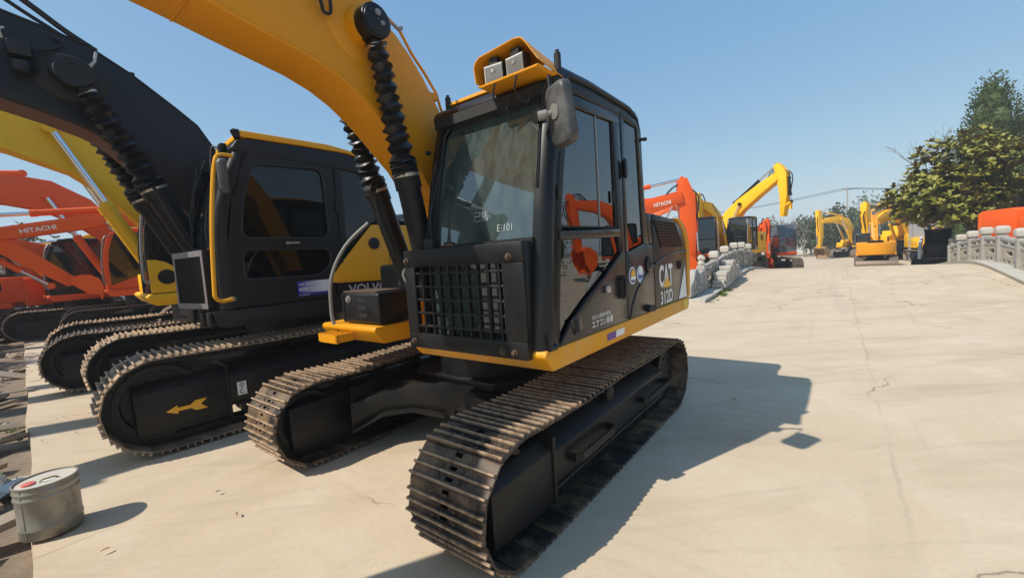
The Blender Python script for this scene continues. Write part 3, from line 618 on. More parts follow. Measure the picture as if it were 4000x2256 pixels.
    mb = MB(); mb.box(0.865, 0.87, 0.27, 1.18, 1.09, 1.70); mb.build('lower_windshield', GLASS_WS, cabo)
    mb = MB(); mb.box(0.845, 0.885, 0.26, 1.19, 1.695, 1.735); mb.box(0.62, 0.70, 0.24, 1.20, 2.60, 2.67)
    mb.tube([(ws(z)+0.012, 0.275, z) for z in (1.72, 2.1, 2.4, 2.55)]+[(ws(2.61)+0.012, 0.32, 2.605), (ws(2.61)+0.012, 1.14, 2.605)]+[(ws(z)+0.012, 1.18, z) for z in (2.55, 2.4, 2.1, 1.72)], 0.014, 6); mb.build('windshield_seal', RUBBER, cabo)
    # chalk writing on the windshield
    dzv = Vector((ws(2.0)-ws(1.8), 0, 0.2)).normalized()
    for s_, y, z, h, w in (('已售', 0.655, 1.875, 0.070, 0.125), ('E/101', 0.865, 1.795, 0.045, 0.12)):
        text_obj('chalk_writing', s_, wso, (ws(z)+0.004, y, z), (0, 1, 0), dzv, w, h, plain('chalk', (0.55, 0.6, 0.52), 0.9, 0, 0.1, 30, 0), -0.022)
    # wiper
    mb = MB(); mb.tube([(0.90, 0.33, 1.74), (0.87, 0.30, 1.95), (0.80, 0.37, 2.28)], 0.008, 6); mb.tube([(0.90, 0.29, 1.80), (0.80, 0.33, 2.35)], 0.006, 6); mb.box(0.88, 0.92, 0.27, 0.36, 1.72, 1.79); mb.build('wiper', RUBBER, cabo)
    # interior: seat, console, floor
    mb = MB(); mb.box(-0.35, 0.15, 0.50, 0.98, 1.42, 1.56); mb.hexa([(-0.42, 0.5, 1.5), (-0.25, 0.5, 1.5), (-0.25, 0.98, 1.5), (-0.42, 0.98, 1.5), (-0.55, 0.54, 2.25), (-0.43, 0.54, 2.25), (-0.43, 0.94, 2.25), (-0.55, 0.94, 2.25)]); mb.build('seat', SEATM, cabo, bevel=0.03)
    for y in (0.38, 1.08):
        mb = MB(); mb.box(-0.3, 0.35, y-0.07, y+0.07, 1.10, 1.68); mb.cyl((0.25, y, 1.66), (0.30, y, 1.90), 0.014, n=8); mb.lathe([(0.01, 0), (0.03, 0.03), (0.028, 0.10), (0.01, 0.12)], (0.30, y, 1.86), (0.1, 0, 1), 10); mb.build('console', SEATD, cabo, bevel=0.02)
    mb = MB(); mb.box(0.5, 0.75, 0.24, 0.34, 1.10, 1.66); mb.box(0.40, 0.46, 0.24, 0.30, 1.60, 2.0); mb.build('monitor_column', SEATD, cabo, bevel=0.015)
    # ---------------- front guard
    g = MB(); X0, X1 = 0.955, 0.985; yl, yr, zb, zt = 0.105, 1.185, 1.01, 1.715; il, ir, ib, it = 0.215, 1.03, 1.118, 1.592
    g.box(X0, X1, yl, yr, it, zt); g.box(X0, X1, yl, yr, zb, ib); g.box(X0, X1, yl, il, ib, it); g.box(X0, X1, ir, yr, ib, it)
    g.box(X0-0.09, X0+0.002, yr-0.014, yr, zb, zt); g.box(X0-0.09, X0+0.002, yl, yl+0.014, zb, zt); g.box(X0-0.07, X0+0.002, yl, yr, zt-0.012, zt)
    go = g.build('front_guard', BLACK_WORN, R, bevel=0.007)
    nv = 9
    for k in range(nv):
        y = il+0.075+(ir-il-0.11)*k/(nv-1); mb = MB(); mb.box(X0-0.001, X0+0.024, y-0.008, y+0.008, ib-0.01, it+0.01); mb.build('guard_bar', BLACK_WORN, go)
    nh = 5
    for k in range(nh):
        z = ib+0.055+(it-ib-0.10)*k/(nh-1); mb = MB(); mb.tube([(X0+0.012, il-0.01, z), (X0+0.012, ir+0.01, z)], 0.010, 8); mb.build('guard_rod', BLACK_WORN, go)
    for y, z in ((1.085, 1.63), (0.995, 1.052), (1.087, 1.05), (0.16, 1.06), (0.14, 1.64)):
        mb = MB(); mb.lathe([(0.024, 0), (0.024, 0.004), (0.014, 0.004), (0.014, 0.020), (0.010, 0.023)], (X1, y, z), (1, 0, 0), 8); mb.build('guard_bolt', RUSTY, go, smooth=0)
    mb = MB(); mb.tube(catmull([(0.95, 0.10, 1.60), (0.96, 0.06, 1.55), (0.95, 0.08, 1.48), (0.94, 0.12, 1.42)]), 0.011, 8); mb.build('grab_rail', GREYP, go)
    # ---------------- visor and work lights
    pts = [(0.80, 2.735), (0.79, 2.83), (0.80, 2.86), (0.84, 2.885), (1.12, 2.905), (1.17, 2.895), (1.20, 2.86), (1.285, 2.735)]
    inn = [(0.806, 2.735), (0.796, 2.828), (0.806, 2.855), (0.842, 2.879), (1.118, 2.899), (1.166, 2.889), (1.195, 2.857), (1.279, 2.735)]
    mb = MB(); rings = []
    for x, dz_ in ((0.50, -0.04), (0.845, 0.0)):
        rings.append([(x, a, b+dz_) for a, b in pts]+[(x, a, b+dz_) for a, b in inn[::-1]])
    mb.loft(rings); vo = mb.build('light_visor', CAT_Y, R, smooth=40)
    mb = MB(); mb.prism([(0.80, 2.715), (1.28, 2.715), (1.26, 2.700), (0.84, 2.700)], 0.60, 0.84, 'X'); mb.build('visor_floor', CAT_Y, vo, bevel=0.004)
    for y, tilt in ((0.925, 8), (1.095, -4)):
        M = Matrix.Translation((0.795, y, 2.772)) @ Matrix.Rotation(radians(tilt), 4, 'Z') @ Matrix.Rotation(radians(4), 4, 'Y')
        mb = MB(); mb.M = M; mb.box(-0.055, 0.02, -0.072, 0.072, -0.058, 0.058); lo = mb.build('work_light', RUBBER, R, bevel=0.012)
        mb = MB(); mb.M = M; mb.box(0.019, 0.023, -0.064, 0.064, -0.050, 0.050); mb.build('reflector', plain('lamp_reflector', (0.80, 0.79, 0.74), 0.35, 0.0, 0.35, 45, 0.8), lo)
        mb = MB(); mb.M = M; mb._add([(0.028, -0.064, -0.050), (0.028, 0.064, -0.050), (0.028, 0.064, 0.050), (0.028, -0.064, 0.050)], [(0, 1, 2, 3)]); mb.build('lens', GLASS_LENS, lo)
        mb = MB(); mb.M = M; mb.cyl((0.022, 0.0, 0.012), (0.034, 0.0, 0.012), 0.012, n=12); mb.build('bulb_shield', STEEL, lo)
        for k in range(9):
            mb = MB(); mb.M = M; yy = -0.052+0.013*k; mb.prism([(0.0232, -0.044), (0.0275, -0.046), (0.0232, -0.004)], yy-0.003, yy+0.003); mb.build('lens_rib', DECALW, lo)
        mb = MB(); mb.M = M; mb.box(-0.03, 0.01, -0.03, 0.03, 0.058, 0.095); mb.build('lamp_bracket', RUBBER, lo)
        mb = MB(); mb.tube(catmull([(0.78, y, 2.74), (0.83, y+0.02, 2.70), (0.80, y-0.02, 2.62), (0.74, y+0.02, 2.56), (0.74, y+0.06, 2.64)]), 0.006, 6); mb.build('lamp_wire', RUBBER, lo)
    for y, x in ((1.255, 0.585), (0.27, 0.57)):
        mb = MB(); mb.lathe([(0.022, 0), (0.022, 0.11), (0.013, 0.112), (0.013, 0.13)], (x, y, 2.745), (0,0,1), 10); mb.build('rubber_mount', RUBBER, R)
    mb = MB(); mb.lathe([(0.016, 0), (0.018, 0.03), (0.01, 0.035)], (0.70, 0.165, 2.45), (0,-1,0), 10); mb.lathe([(0.014, 0), (0.016, 0.05), (0.01, 0.055)], (-0.71, 1.27, 2.55), (-0.6, 1, 0), 10); mb.build('corner_stud', RUBBER, cabo)
    # ---------------- mirror
    mr = MB(); mr.tube([(0.86, 1.235, 2.02), (0.80, 1.235, 2.33), (0.785, 1.24, 2.42)], 0.011, 8)
    mr.tube(catmull([(0.79, 1.24, 2.44), (0.82, 1.30, 2.56), (0.84, 1.345, 2.62)], 3)+[(0.87, 1.375, 2.36)], 0.011, 8)
    mr.box(0.77, 0.83, 1.21, 1.27, 2.40, 2.47); mo = mr.build('mirror_arm', BLACK, R)
    M = Matrix.Translation((0.90, 1.445, 2.375)) @ Matrix.Rotation(radians(-25), 4, 'Z') @ Matrix.Rotation(radians(6), 4, 'Y') @ Matrix.Rotation(radians(3), 4, 'X')
    mb = MB(); mb.M = M
    def rrect(hx, hz, r, k=5):
        out = []
        for cx_, cz_, a0 in ((hx-r, hz-r, 0), (-hx+r, hz-r, 90), (-hx+r, -hz+r, 180), (hx-r, -hz+r, 270)): out += arc(cx_, cz_, r, a0, a0+90, k)
        return out
    mb.loft([[(x, y*s_, z*s_) for y, z in rrect(0.092, 0.165, 0.045)] for x, s_ in ((-0.025, 1.0), (0.005, 1.0), (0.022, 0.97), (0.032, 0.86))]); ml = mb.build('mirror_shell', MIRRORB, mo, smooth=50)
    mb = MB(); mb.M = M; mb.prism(rrect(0.085, 0.158, 0.04), -0.028, -0.026, 'X'); mb.build('mirror_glass', CHROME, ml)
    mb = MB(); mb.M = M; mb.lathe([(0.040, 0.03), (0.040, 0.040), (0.025, 0.042)], (0, -0.01, 0.02), (1,0,0), 16); mb.lathe([(0.015, 0.035), (0.017, 0.07), (0.026, 0.07), (0.026, 0.115), (0.018, 0.12)], (0, -0.01, 0.02), (1,-0.7,0), 12); mb.build('ball_joint', GREYP, ml)
    # ---------------- engine side panel, hood, counterweight
    top = [(-0.74, 1.93), (-1.0, 1.925), (-1.43, 1.897), (-1.66, 1.852), (-1.80, 1.775), (-1.885, 1.655), (-1.925, 1.55)]
    mb = MB(); mb.prism([(-0.92, 1.057), (-0.92, 1.927)]+top[1:]+[(-1.925, 1.057)], 1.235, 1.28); sp = mb.build('side_panel', BLACK_SIDE, R, bevel=0.010)
    mb = MB(); mb.prism([(-0.82, 1.66), (-0.76, 1.93), (-0.90, 1.927), (-0.90, 1.655)], 1.235, 1.276); mb.build('panel_filler', BLACK_SIDE, sp, bevel=0.008)
    mb = MB(); mb.prism([(-0.76, 1.06)]+[(x, z-0.012) for x, z in top]+[(-1.90, 1.06)], -1.22, 1.232); mb.build('engine_hood', BLACK_SIDE, R, bevel=0.03, seg=3)
    mb = MB(); mb.prism([(-1.55, 1.905), (-1.68, 1.872), (-1.825, 1.79), (-1.915, 1.665), (-1.93, 1.545), (-1.945, 1.06), (-1.99, 1.04), (-2.035, 1.10), (-2.06, 1.50), (-2.03, 1.68), (-1.93, 1.82), (-1.75, 1.905)], -1.24, 1.282); cwt = mb.build('counterweight', CAT_Y, R, bevel=0.012)
    # vent grille: slats over a dark recess
    q = [(-0.93, 1.872), (-1.53, 1.850), (-1.79, 1.612), (-1.10, 1.618)]
    def bil(u, v): 
        a = Vector(q[0])*(1-u)+Vector(q[1])*u; b = Vector(q[3])*(1-u)+Vector(q[2])*u; return a*(1-v)+b*v
    mb = MB(); mb.prism([tuple(p) for p in q], 1.2815, 1.2825); vg = mb.build('vent_recess', DARKHOLE, sp)
    mb = MB()
    for k in range(13):
        a = bil(k/12, 0); b = bil(k/12, 1); mb.prism([(a.x-0.007, a.y), (a.x+0.007, a.y), (b.x+0.007, b.y), (b.x-0.007, b.y)], 1.283, 1.289)
    for k in range(10):
        a = bil(0, k/9); b = bil(1, k/9); mb.prism([(a.x, a.y-0.005), (b.x, b.y-0.005), (b.x, b.y+0.005), (a.x, a.y+0.005)], 1.2835, 1.2895)
    mb.build('vent_grille', BLACK, vg, smooth=0)
    # raised swoosh lines, lettering, marks (read from the left side)
    mb = MB(); mb.tube([(x, 1.281, z) for x, z in ((-0.30, 1.06), (-0.36, 1.16), (-0.45, 1.26), (-0.60, 1.35), (-0.80, 1.435), (-0.895, 1.462))], 0.009, 6); mb.build('body_crease', BLACK_SIDE, rqo)
    mb = MB(); mb.tube([(x, 1.281, z) for x, z in ((-0.93, 1.475), (-1.10, 1.515), (-1.40, 1.548), (-1.70, 1.556), (-1.92, 1.556))], 0.011, 6); mb.build('body_crease', BLACK_WORN, sp)
    L = (-1, 0, 0); U = (0, 0, 1)
    text_obj('logo_lettering', 'CAT', sp, (-1.015, 1.283, 1.236), L, U, 0.40, 0.215, DECALW, 0.035)
    mb = MB(); mb.prism([(-1.10, 1.232), (-1.345, 1.228), (-1.225, 1.33)], 1.287, 1.290); mb.build('logo_triangle', DECALY, sp)
    text_obj('model_lettering', '312D', sp, (-1.04, 1.283, 1.075), L, U, 0.36, 0.125, DECALW, 0.022)
    text_obj('model_lettering', '2', sp, (-1.42, 1.283, 1.085), L, U, 0.07, 0.075, plain('grey_decal', (0.3, 0.29, 0.27), 0.5, 0, 0.05, 10, 0), 0.0)
    mb = MB(); mb.prism([(-1.60, 1.062), (-1.845, 1.40), (-1.885, 1.062)], 1.281, 1.2835); mb.build('white_wedge', DECALW, sp)
    mb = MB(); mb.box(-1.73, -1.63, 1.281, 1.291, 1.375, 1.465); lt = mb.build('latch_plate', RUBBER, sp, bevel=0.008)
    mb = MB(); mb.box(-1.70, -1.66, 1.291, 1.299, 1.395, 1.445); mb.build('latch', BLACK, lt, bevel=0.006)
    text_obj('door_lettering', '排ガス規制対策機', dro, (0.355, 1.284, 1.157), L, U, 0.29, 0.030, DECALW, 0.0)
    text_obj('door_lettering', 'エアコン装備', dro, (0.36, 1.284, 1.098), L, U, 0.33, 0.052, DECALW, 0.01)
    mb = MB(); mb.box(-0.02, 0.13, 1.281, 1.2825, 0.965, 1.015); mb.build('purple_sticker', plain('purple_sticker', (0.12, 0.05, 0.25), 0.5), R)
    mb = MB(); mb.prism([(-0.02, 0.965), (-0.03, 1.015), (-0.19, 1.015), (-0.17, 0.965)], 1.281, 1.2825); mb.build('white_sticker', DECALW, R)
    mb = MB(); mb.box(-1.93, -1.76, 1.281, 1.2825, 0.935, 1.03); mb.build('warning_sticker', plain('warning_sticker', (0.75, 0.5, 0.05), 0.5, 0, 0.3, 30, 0), R)
    # ---------------- right front: storage box, step, handrail, tank
    mb = MB(); mb.prism(rrect(0.16, 0.135, 0.03), -0.98, -0.41); 
    mb.v = [(v[0]+0.72, v[1], v[2]+1.26) for v in mb.v]; tb = mb.build('storage_box', BLACK_WORN, R, bevel=0.018, seg=3, smooth=50)
    mb = MB(); mb.box(0.60, 0.86, -0.96, -0.45, 1.396, 1.408); mb.build('anti_slip_plate', RUSTY, tb)
    for z in (1.20, 1.265, 1.33):
        mb = MB(); mb.prism(arc(-0.60, z, 0.018, -90, 90, 4)+arc(-0.69, z, 0.018, 90, 270, 4), 0.8795, 0.8815, 'X'); mb.build('vent_slot', DARKHOLE, tb)
    mb = MB(); mb.lathe([(0.035, 0), (0.035, 0.006), (0.02, 0.008), (0.02, 0.02)], (0.88, -0.85, 1.335), (1,0,0), 14); mb.build('box_lock', GREYP, tb)
    mb = MB(); mb.tube([(0.885, -0.93, 1.13), (0.885, -0.93, 1.39), (0.60, -0.93, 1.40)], 0.006, 4); mb.build('lid_seam', DARKHOLE, tb)
    st = MB(); st.box(0.95, 1.10, -1.02, -0.995, 0.99, 1.06); st.box(1.085, 1.10, -0.995, -0.72, 0.985, 1.055); st.box(0.95, 1.10, -0.745, -0.72, 0.99, 1.06); st.box(0.93, 1.085, -0.995, -0.745, 1.005, 1.02)
    for k in range(4):
        y = -0.97+0.075*k
        for j in range(8):
            x = 0.95+0.018*j; st.hexa([(x, y-0.006, 1.02), (x+0.016, y-0.006, 1.02), (x+0.016, y+0.006, 1.02), (x, y+0.006, 1.02), (x+0.006, y-0.006, 1.06), (x+0.010, y-0.006, 1.06), (x+0.010, y+0.006, 1.06), (x+0.006, y+0.006, 1.06)])
    st.build('step', CAT_Y, R, smooth=0)
    mb = MB(); mb.tube(catmull([(0.60, -0.86, 2.02), (0.78, -0.98, 1.82), (0.90, -1.06, 1.55), (0.93, -1.07, 1.25), (0.92, -1.05, 1.10), (0.88, -0.98, 1.05)], 5), 0.017, 10); mb.build('handrail', GREYP, R)
    mb = MB(); mb.box(-0.72, 0.30, -1.20, -0.52, 1.12, 1.62); mb.build('tank', BLACK, R, bevel=0.04, seg=3)
    mb = MB(); mb.box(-1.35, -0.95, -0.75, -0.35, 1.90, 2.02); mb.cyl((-1.2, -0.9, 1.9), (-1.2, -0.9, 2.2), 0.05, n=14); mb.build('exhaust_housing', BLACK, R, bevel=0.04, seg=3)
    # ---------------- boom, arm, bucket and rams
    yl, yr = -0.36, 0.015
    lo = [(0.26, 1.50), (0.42, 1.96), (0.53, 2.13), (0.71, 2.385), (0.83, 2.50), (0.94, 2.61), (1.06, 2.72), (1.19, 2.815), (1.33, 2.89), (1.50, 2.948), (1.80, 3.012), (2.06, 3.07), (2.6, 3.18), (3.4, 3.34), (4.2, 3.46)]
    up = [(4.25, 3.72), (3.4, 3.75), (2.6, 3.78), (2.0, 3.76), (1.5, 3.66), (1.076, 3.473), (0.96, 3.412), (0.81, 3.33), (0.68, 3.21), (0.567, 3.078), (0.474, 2.942), (0.41, 2.85), (0.28, 2.60), (0.10, 2.10), (-0.02, 1.62), (0.02, 1.45), (0.14, 1.40)]
    mb = MB(); mb.prism(lo+up, yl, yr); bo = mb.build('boom', CAT_Y, R, bevel=0.012)
    mb = MB(); mb.tube([(p[0]-0.034-0.012*(i % 3), yr-0.03, p[1]+0.042+0.012*(i % 3)) for i, p in enumerate(up[2:14])], 0.012, 6); mb.build('boom_pipe', CAT_Y, bo)
    mb = MB(); mb.tube([(p[0]-0.040, yr-0.09, p[1]+0.050) for p in up[2:14]], 0.012, 6); mb.build('boom_pipe', RUBBER, bo)
    for i in (4, 6, 10):
        x, z = up[i]; mb = MB(); mb.box(x-0.05, x+0.03, yr-0.11, yr-0.01, z-0.005, z+0.055); mb.build('pipe_clamp', CAT_Y, bo, bevel=0.006)
    for pts in ([(x-0.012, z+0.022) for x, z in lo[1:13]], [(0.40, 2.30), (0.62, 2.26), (0.66, 2.345)], [(2.32, 3.15), (2.22, 3.40), (2.20, 3.74)]):
        mb = MB(); mb.tube([(x, yr+0.001, z) for x, z in pts], 0.0055, 5); mb.build('weld_seam', CAT_Y, bo)
    mb = MB(); mb.tube([(0.545, yl+0.01, 2.14), (0.545, yr-0.01, 2.14)], 0.006, 5); mb.build('weld_seam', CAT_Y, bo)
    mb = MB(); mb.tube([(2.10, yl+0.01, 3.076), (2.10, yr-0.01, 3.076)], 0.006, 5); mb.build('weld_seam', CAT_Y, bo)
    mb = MB(); mb.lathe([(0.25, 0.0), (0.245, 0.006), (0.13, 0.010), (0.12, 0.075), (0.10, 0.08)], (1.11, yr, 3.27), (0,1,0), 36); mb.build('pin_boss', CAT_Y, bo, smooth=50)
    mb = MB(); mb.box(1.52, 1.66, yr-0.01, yr+0.08, 3.42, 3.52); mb.build('lamp_bracket', CAT_Y, bo, bevel=0.01)
    mb = MB(); mb.tube(catmull([(1.25, yr+0.01, 3.52), (1.32, yr+0.05, 3.53), (1.38, yr+0.05, 3.49), (1.355, yr+0.05, 3.34), (1.36, yr+0.05, 3.25), (1.405, yr+0.05, 3.24), (1.42, yr+0.05, 3.30), (1.47, yr+0.04, 3.46), (1.53, yr+0.03, 3.50)], 5), 0.011, 6); mb.build('loose_cable', RUBBER, bo)
    mb = MB(); mb.tube(catmull([(1.02, yr+0.17, 3.28), (0.97, yr+0.17, 3.28), (0.92, yr+0.16, 3.27), (0.87, yr+0.14, 3.30)], 4), [0.010]*9+[0.016]*4, 8); mb.build('grease_hose', GREYP, bo)
    ram(R, (0.75, 1.42), (1.10, 3.255), 0.125, 0.084, 0.045, 0.46, CHASSIS, CHASSIS, boot=True, name='boom_cylinder', eye=0.105)
    ram(R, (0.45, 1.42), (1.02, 3.10), -0.50, 0.086, 0.045, 0.50, CHASSIS, CHASSIS, boot=True, name='boom_cylinder', eye=0.105)
    mb = MB(); mb.cyl((1.10, 0.065, 3.255), (1.10, 0.19, 3.255), 0.112, n=28); mb.lathe([(0.10, 0.19), (0.10, 0.20), (0.03, 0.204)], (1.10, 0, 3.255), (0,1,0), 28); ph = mb.build('pin_head', BLACK_WORN, R, bevel=0.008)
    mb = MB(); mb.lathe([(0.016, 0), (0.016, 0.012)], (1.07, 0.203, 3.24), (0,1,0), 10); mb.lathe([(0.022, 0), (0.022, 0.01)], (1.10, 0.203, 3.30), (0,1,0), 10); mb.build('pin_bolt', GREYP, ph)
    mb = MB(); mb.tube([(0.83, -0.40, 2.20), (0.78, -0.42, 2.0), (0.66, -0.42, 1.72)], 0.014, 6); mb.cyl((0.86, -0.45, 2.24), (0.86, -0.36, 2.24), 0.03, n=10); mb.build('cylinder_hose', RUBBER, R)
    mb = MB(); beam(mb, [(4.45, 4.05), (4.15, 3.5), (4.0, 2.4), (3.75, 1.15)], [0.22, 0.42, 0.36, 0.22], -0.31, -0.05); mb.build('arm', CAT_Y, R, bevel=0.012)
    ram(R, (2.3, 3.92), (4.40, 4.02), -0.18, 0.075, 0.045, 0.6, CAT_Y, name='arm_cylinder')
    ram(R, (4.42, 3.2), (4.12, 1.15), -0.18, 0.065, 0.04, 0.6, CAT_Y, name='bucket_cylinder')
    bucket(R, (3.75, 1.1), -35, 0.95, 0.9, -0.18, CAT_Y)
    return R
build_front_excavator()
# ------------------------------------------------------------------ the charcoal and yellow excavator beside it
def build_charcoal_excavator():
    R = thing('crawler_excavator', 'charcoal grey excavator with yellow roof edge beside the nearest excavator', 'excavator', (-3.166, 6.191, 0), radians(-133.16), 'excavators parked in the left row')
    undercarriage(R, 2.25, 0.93, 2.40, 0.60, 0.190, SHOE_DUST, 2)
    mb = MB(); mb.lathe([(0.65, 0.75), (0.65, 1.12)], (0,0,0), (0,0,1), 36); mb.build('turntable', CHASSIS, R)
    # marks on the left track frame
    yo = 1.2+0.6*0.335
    yg = 1.2+0.6*0.345
    arrow = [(1.62, 0.50), (1.42, 0.585), (1.42, 0.535), (1.20, 0.535), (1.11, 0.60), (0.90, 0.60), (1.02, 0.50), (0.90, 0.40), (1.11, 0.40), (1.20, 0.465), (1.42, 0.465), (1.42, 0.415)]
    mb = MB(); mb.prism([(1.44+(x-0.90)*0.458, 0.318+(z-0.40)*0.5) for x, z in arrow], yg+0.0045, yg+0.0075); mb.build('travel_arrow', DECALY, R, smooth=0)
    mb = MB(); mb.box(1.09, 1.175, yo+0.018, yo+0.020, 0.36, 0.50); sg = mb.build('hook_sign', DECALW, R)
    mb = MB(); mb.tube([(x, yo+0.022, z) for x, z in arc(1.132, 0.470, 0.017, 0, 360, 12)], 0.004, 5); mb.tube([(1.132, yo+0.022, 0.453), (1.132, yo+0.022, 0.415)], 0.004, 5); mb.tube([(x, yo+0.022, z) for x, z in arc(1.132, 0.395, 0.020, 90, -160, 10)], 0.004, 5); mb.build('hook_mark', DECALD, sg)
    Y = 1.40
    # base frame and lower body
    mb = MB(); mb.prism([(1.30, 1.255), (1.27, 1.10), (1.20, 1.075), (-2.45, 1.05), (-2.55, 1.12), (-2.55, 1.255)], 0.40, Y+0.01); mb.build('cab_base', VOLVO_GREY, R, bevel=0.012)
    mb = MB(); mb.box(-2.4, 1.15, -1.35, 0.40, 1.06, 1.25); mb.build('deck', VOLVO_GREY, R, bevel=0.012)
    for y0, y1 in ((0.45, 0.62), (0.92, 1.08), (1.24, 1.36)):
        mb = MB(); mb.prism([(1.305, 1.08), (1.33, 1.10), (1.335, 1.24), (1.30, 1.25)], y0, y1); mb.build('base_rib', VOLVO_GREY, R, bevel=0.006)
    # cab
    def xf(z): return 1.235-0.09*max(0, (z-1.9)/1.0)**1.3-0.20*max(0, (z-2.1)/0.85)**1.6
    mb = MB()
    for s_, ye in ((1, Y), (-1, 0.42)):
        rings = []
        for z in (1.265, 1.5, 1.8, 2.05, 2.3, 2.5, 2.7, 2.85, 2.95):
            x = xf(z); sec = [(x-0.13, ye), (x-0.06, ye), (x-0.015, ye-s_*0.02), (x, ye-s_*0.06), (x-0.01, ye-s_*0.085), (x-0.05, ye-s_*0.05), (x-0.13, ye-s_*0.04)]
            sec = [(a, b, z) for a, b in sec]; rings.append(sec if s_ > 0 else sec[::-1])
        mb.loft(rings)
    cabo = mb.build('cab', VOLVO_GREY, R, smooth=50)
    mb = MB(); mb.prism([(0.98, 2.93), (0.92, 3.02), (0.8, 3.05), (-0.2, 3.03), (-0.5, 2.97), (-0.66, 2.82), (-0.62, 2.78), (0.96, 2.90)], 0.42, Y+0.005); mb.build('roof', VOLVO_GREY, cabo, bevel=0.03, seg=3)
    mb = MB(); mb.prism([(0.90, 3.055), (0.885, 3.125), (-0.05, 3.105), (-0.40, 3.055), (-0.52, 2.985), (-0.30, 3.025), (0.2, 3.045)], 0.46, Y+0.012); mb.build('roof_edge', VOLVO_Y, cabo, bevel=0.015)
    mb = MB(); mb.prism([(0.91, 3.04), (0.95, 3.13), (0.885, 3.13), (0.87, 3.05)], Y-0.10, Y+0.012); mb.build('roof_lip', VOLVO_GREY, cabo, bevel=0.01)
    Y0, Y1 = Y-0.035, Y
    fr = lambda z: xf(z)-0.135
    def fillet(poly, r, k=5):
        out = []; n = len(poly)
        for i in range(n):
            a = Vector(poly[i-1]); b = Vector(poly[i]); c_ = Vector(poly[(i+1) % n]); u = (a-b); v = (c_-b); q = min(r, u.length*0.45, v.length*0.45); p0 = b+u.normalized()*q; p1 = b+v.normalized()*q
            for m_ in range(k+1):
                s_ = m_/k; out.append(tuple((p0*(1-s_)+b*s_)*(1-s_)+(b*(1-s_)+p1*s_)*s_))
        return out
    def holed(mb, outer, hole):
        # outer and hole run the same way round; joined by a quad strip between matching angles
        def ring(poly, n=64):
            P_ = [Vector(p) for p in poly]; L_ = [0]
            for i in range(len(P_)): L_.append(L_[-1]+(P_[(i+1) % len(P_)]-P_[i]).length)
            return P_, L_
        cx_ = sum(p[0] for p in hole)/len(hole); cz_ = sum(p[1] for p in hole)/len(hole)
        def hit(poly, a):
            d = Vector((cos(a), sin(a))); best = None
            for i in range(len(poly)):
                p = Vector(poly[i])-Vector((cx_, cz_)); q = Vector(poly[(i+1) % len(poly)])-Vector((cx_, cz_)); e = q-p; den = d.x*e.y-d.y*e.x
                if abs(den) < 1e-9: continue
                t_ = (p.x*e.y-p.y*e.x)/den; s_ = (p.x*d.y-p.y*d.x)/den
                if t_ > 0 and -1e-6 <= s_ <= 1+1e-6 and (best is None or t_ > best): best = t_
            return (cx_+d.x*best, cz_+d.y*best)
        angs = sorted(set([round(atan2(p[1]-cz_, p[0]-cx_), 5) for p in list(outer)+list(hole)]+[-pi+2*pi*k/24 for k in range(24)]))
        A = [hit(outer, a) for a in angs]; B = [hit(hole, a) for a in angs]; n = len(angs)
        vs_ = [(x, Y1, z) for x, z in A]+[(x, Y1, z) for x, z in B]+[(x, Y0, z) for x, z in A]+[(x, Y0, z) for x, z in B]; fs = []
        for i in range(n):
            j_ = (i+1) % n; fs += [(i, j_, n+j_, n+i), (2*n+i, 3*n+i, 3*n+j_, 2*n+j_), (n+i, n+j_, 3*n+j_, 3*n+i), (i, 2*n+i, 2*n+j_, j_)]
        mb._add(vs_, fs)
    up_o = [(fr(1.93), 1.93), (fr(2.4), 2.4), (fr(2.7), 2.7), (0.88, 2.89), (0.6, 2.91), (-0.08, 2.905), (-0.08, 1.92)]
    up_h = fillet([(0.975, 1.995), (0.92, 2.4), (0.80, 2.79), (0.055, 2.80), (0.035, 1.98)], 0.11)
    lo_o = [(fr(1.28), 1.275), (fr(1.93), 1.928), (-0.08, 1.918), (-0.08, 1.70), (0.03, 1.52), (0.02, 1.268)]
    lo_h = fillet([(0.985, 1.555), (0.975, 1.875), (0.045, 1.862), (0.05, 1.66), (0.20, 1.542)], 0.09)
    w = MB(); holed(w, up_o, up_h); holed(w, lo_o, lo_h); door = w.build('door', VOLVO_GREY, cabo, smooth=30)
    for poly in (up_h, lo_h):
        mb = MB(); mb.prism(poly, Y-0.022, Y-0.018); mb.build('door_glass', GLASS_VO, door)
        mb = MB(); pp = [Vector((x, Y-0.002, z)) for x, z in poly]; mb.tube(pp+[pp[0]], 0.015, 6); mb.build('window_seal', RUBBER, door)
    mb = MB(); mb.tube([(fr(1.28)+0.005, Y, 1.27), (fr(1.9)+0.005, Y, 1.9), (fr(2.7)+0.004, Y, 2.7), (0.89, Y, 2.90), (0.7, Y, 2.935), (-0.09, Y, 2.92), (-0.095, Y, 2.0), (-0.095, Y, 1.27)], 0.006, 5); mb.build('door_gap', DARKHOLE, door)
    mb = MB(); mb.cyl((-0.075, Y+0.01, 2.30), (-0.075, Y+0.01, 2.46), 0.016, n=8); mb.box(-0.12, -0.08, Y, Y+0.012, 2.31, 2.45); mb.build('hinge', VOLVO_GREY, door)
    mb = MB(); mb.cyl((0.53, Y, 1.935), (0.53, Y+0.03, 1.935), 0.018, n=10); mb.box(0.40, 0.52, Y+0.01, Y+0.028, 1.925, 1.945); mb.build('door_catch', STEEL, door)
    for x in (0.76, 0.70):
        mb = MB(); mb.box(x-0.02, x+0.02, Y+0.001, Y+0.004, 1.36, 1.46); mb.build('vent_slot', DARKHOLE, door)
    # telephone sticker (white fade to blue)
    mb = MB(); mb.box(0.09, 0.47, Y+0.002, Y+0.004, 1.315, 1.49); stk = mb.build('phone_sticker', DECALB, door)
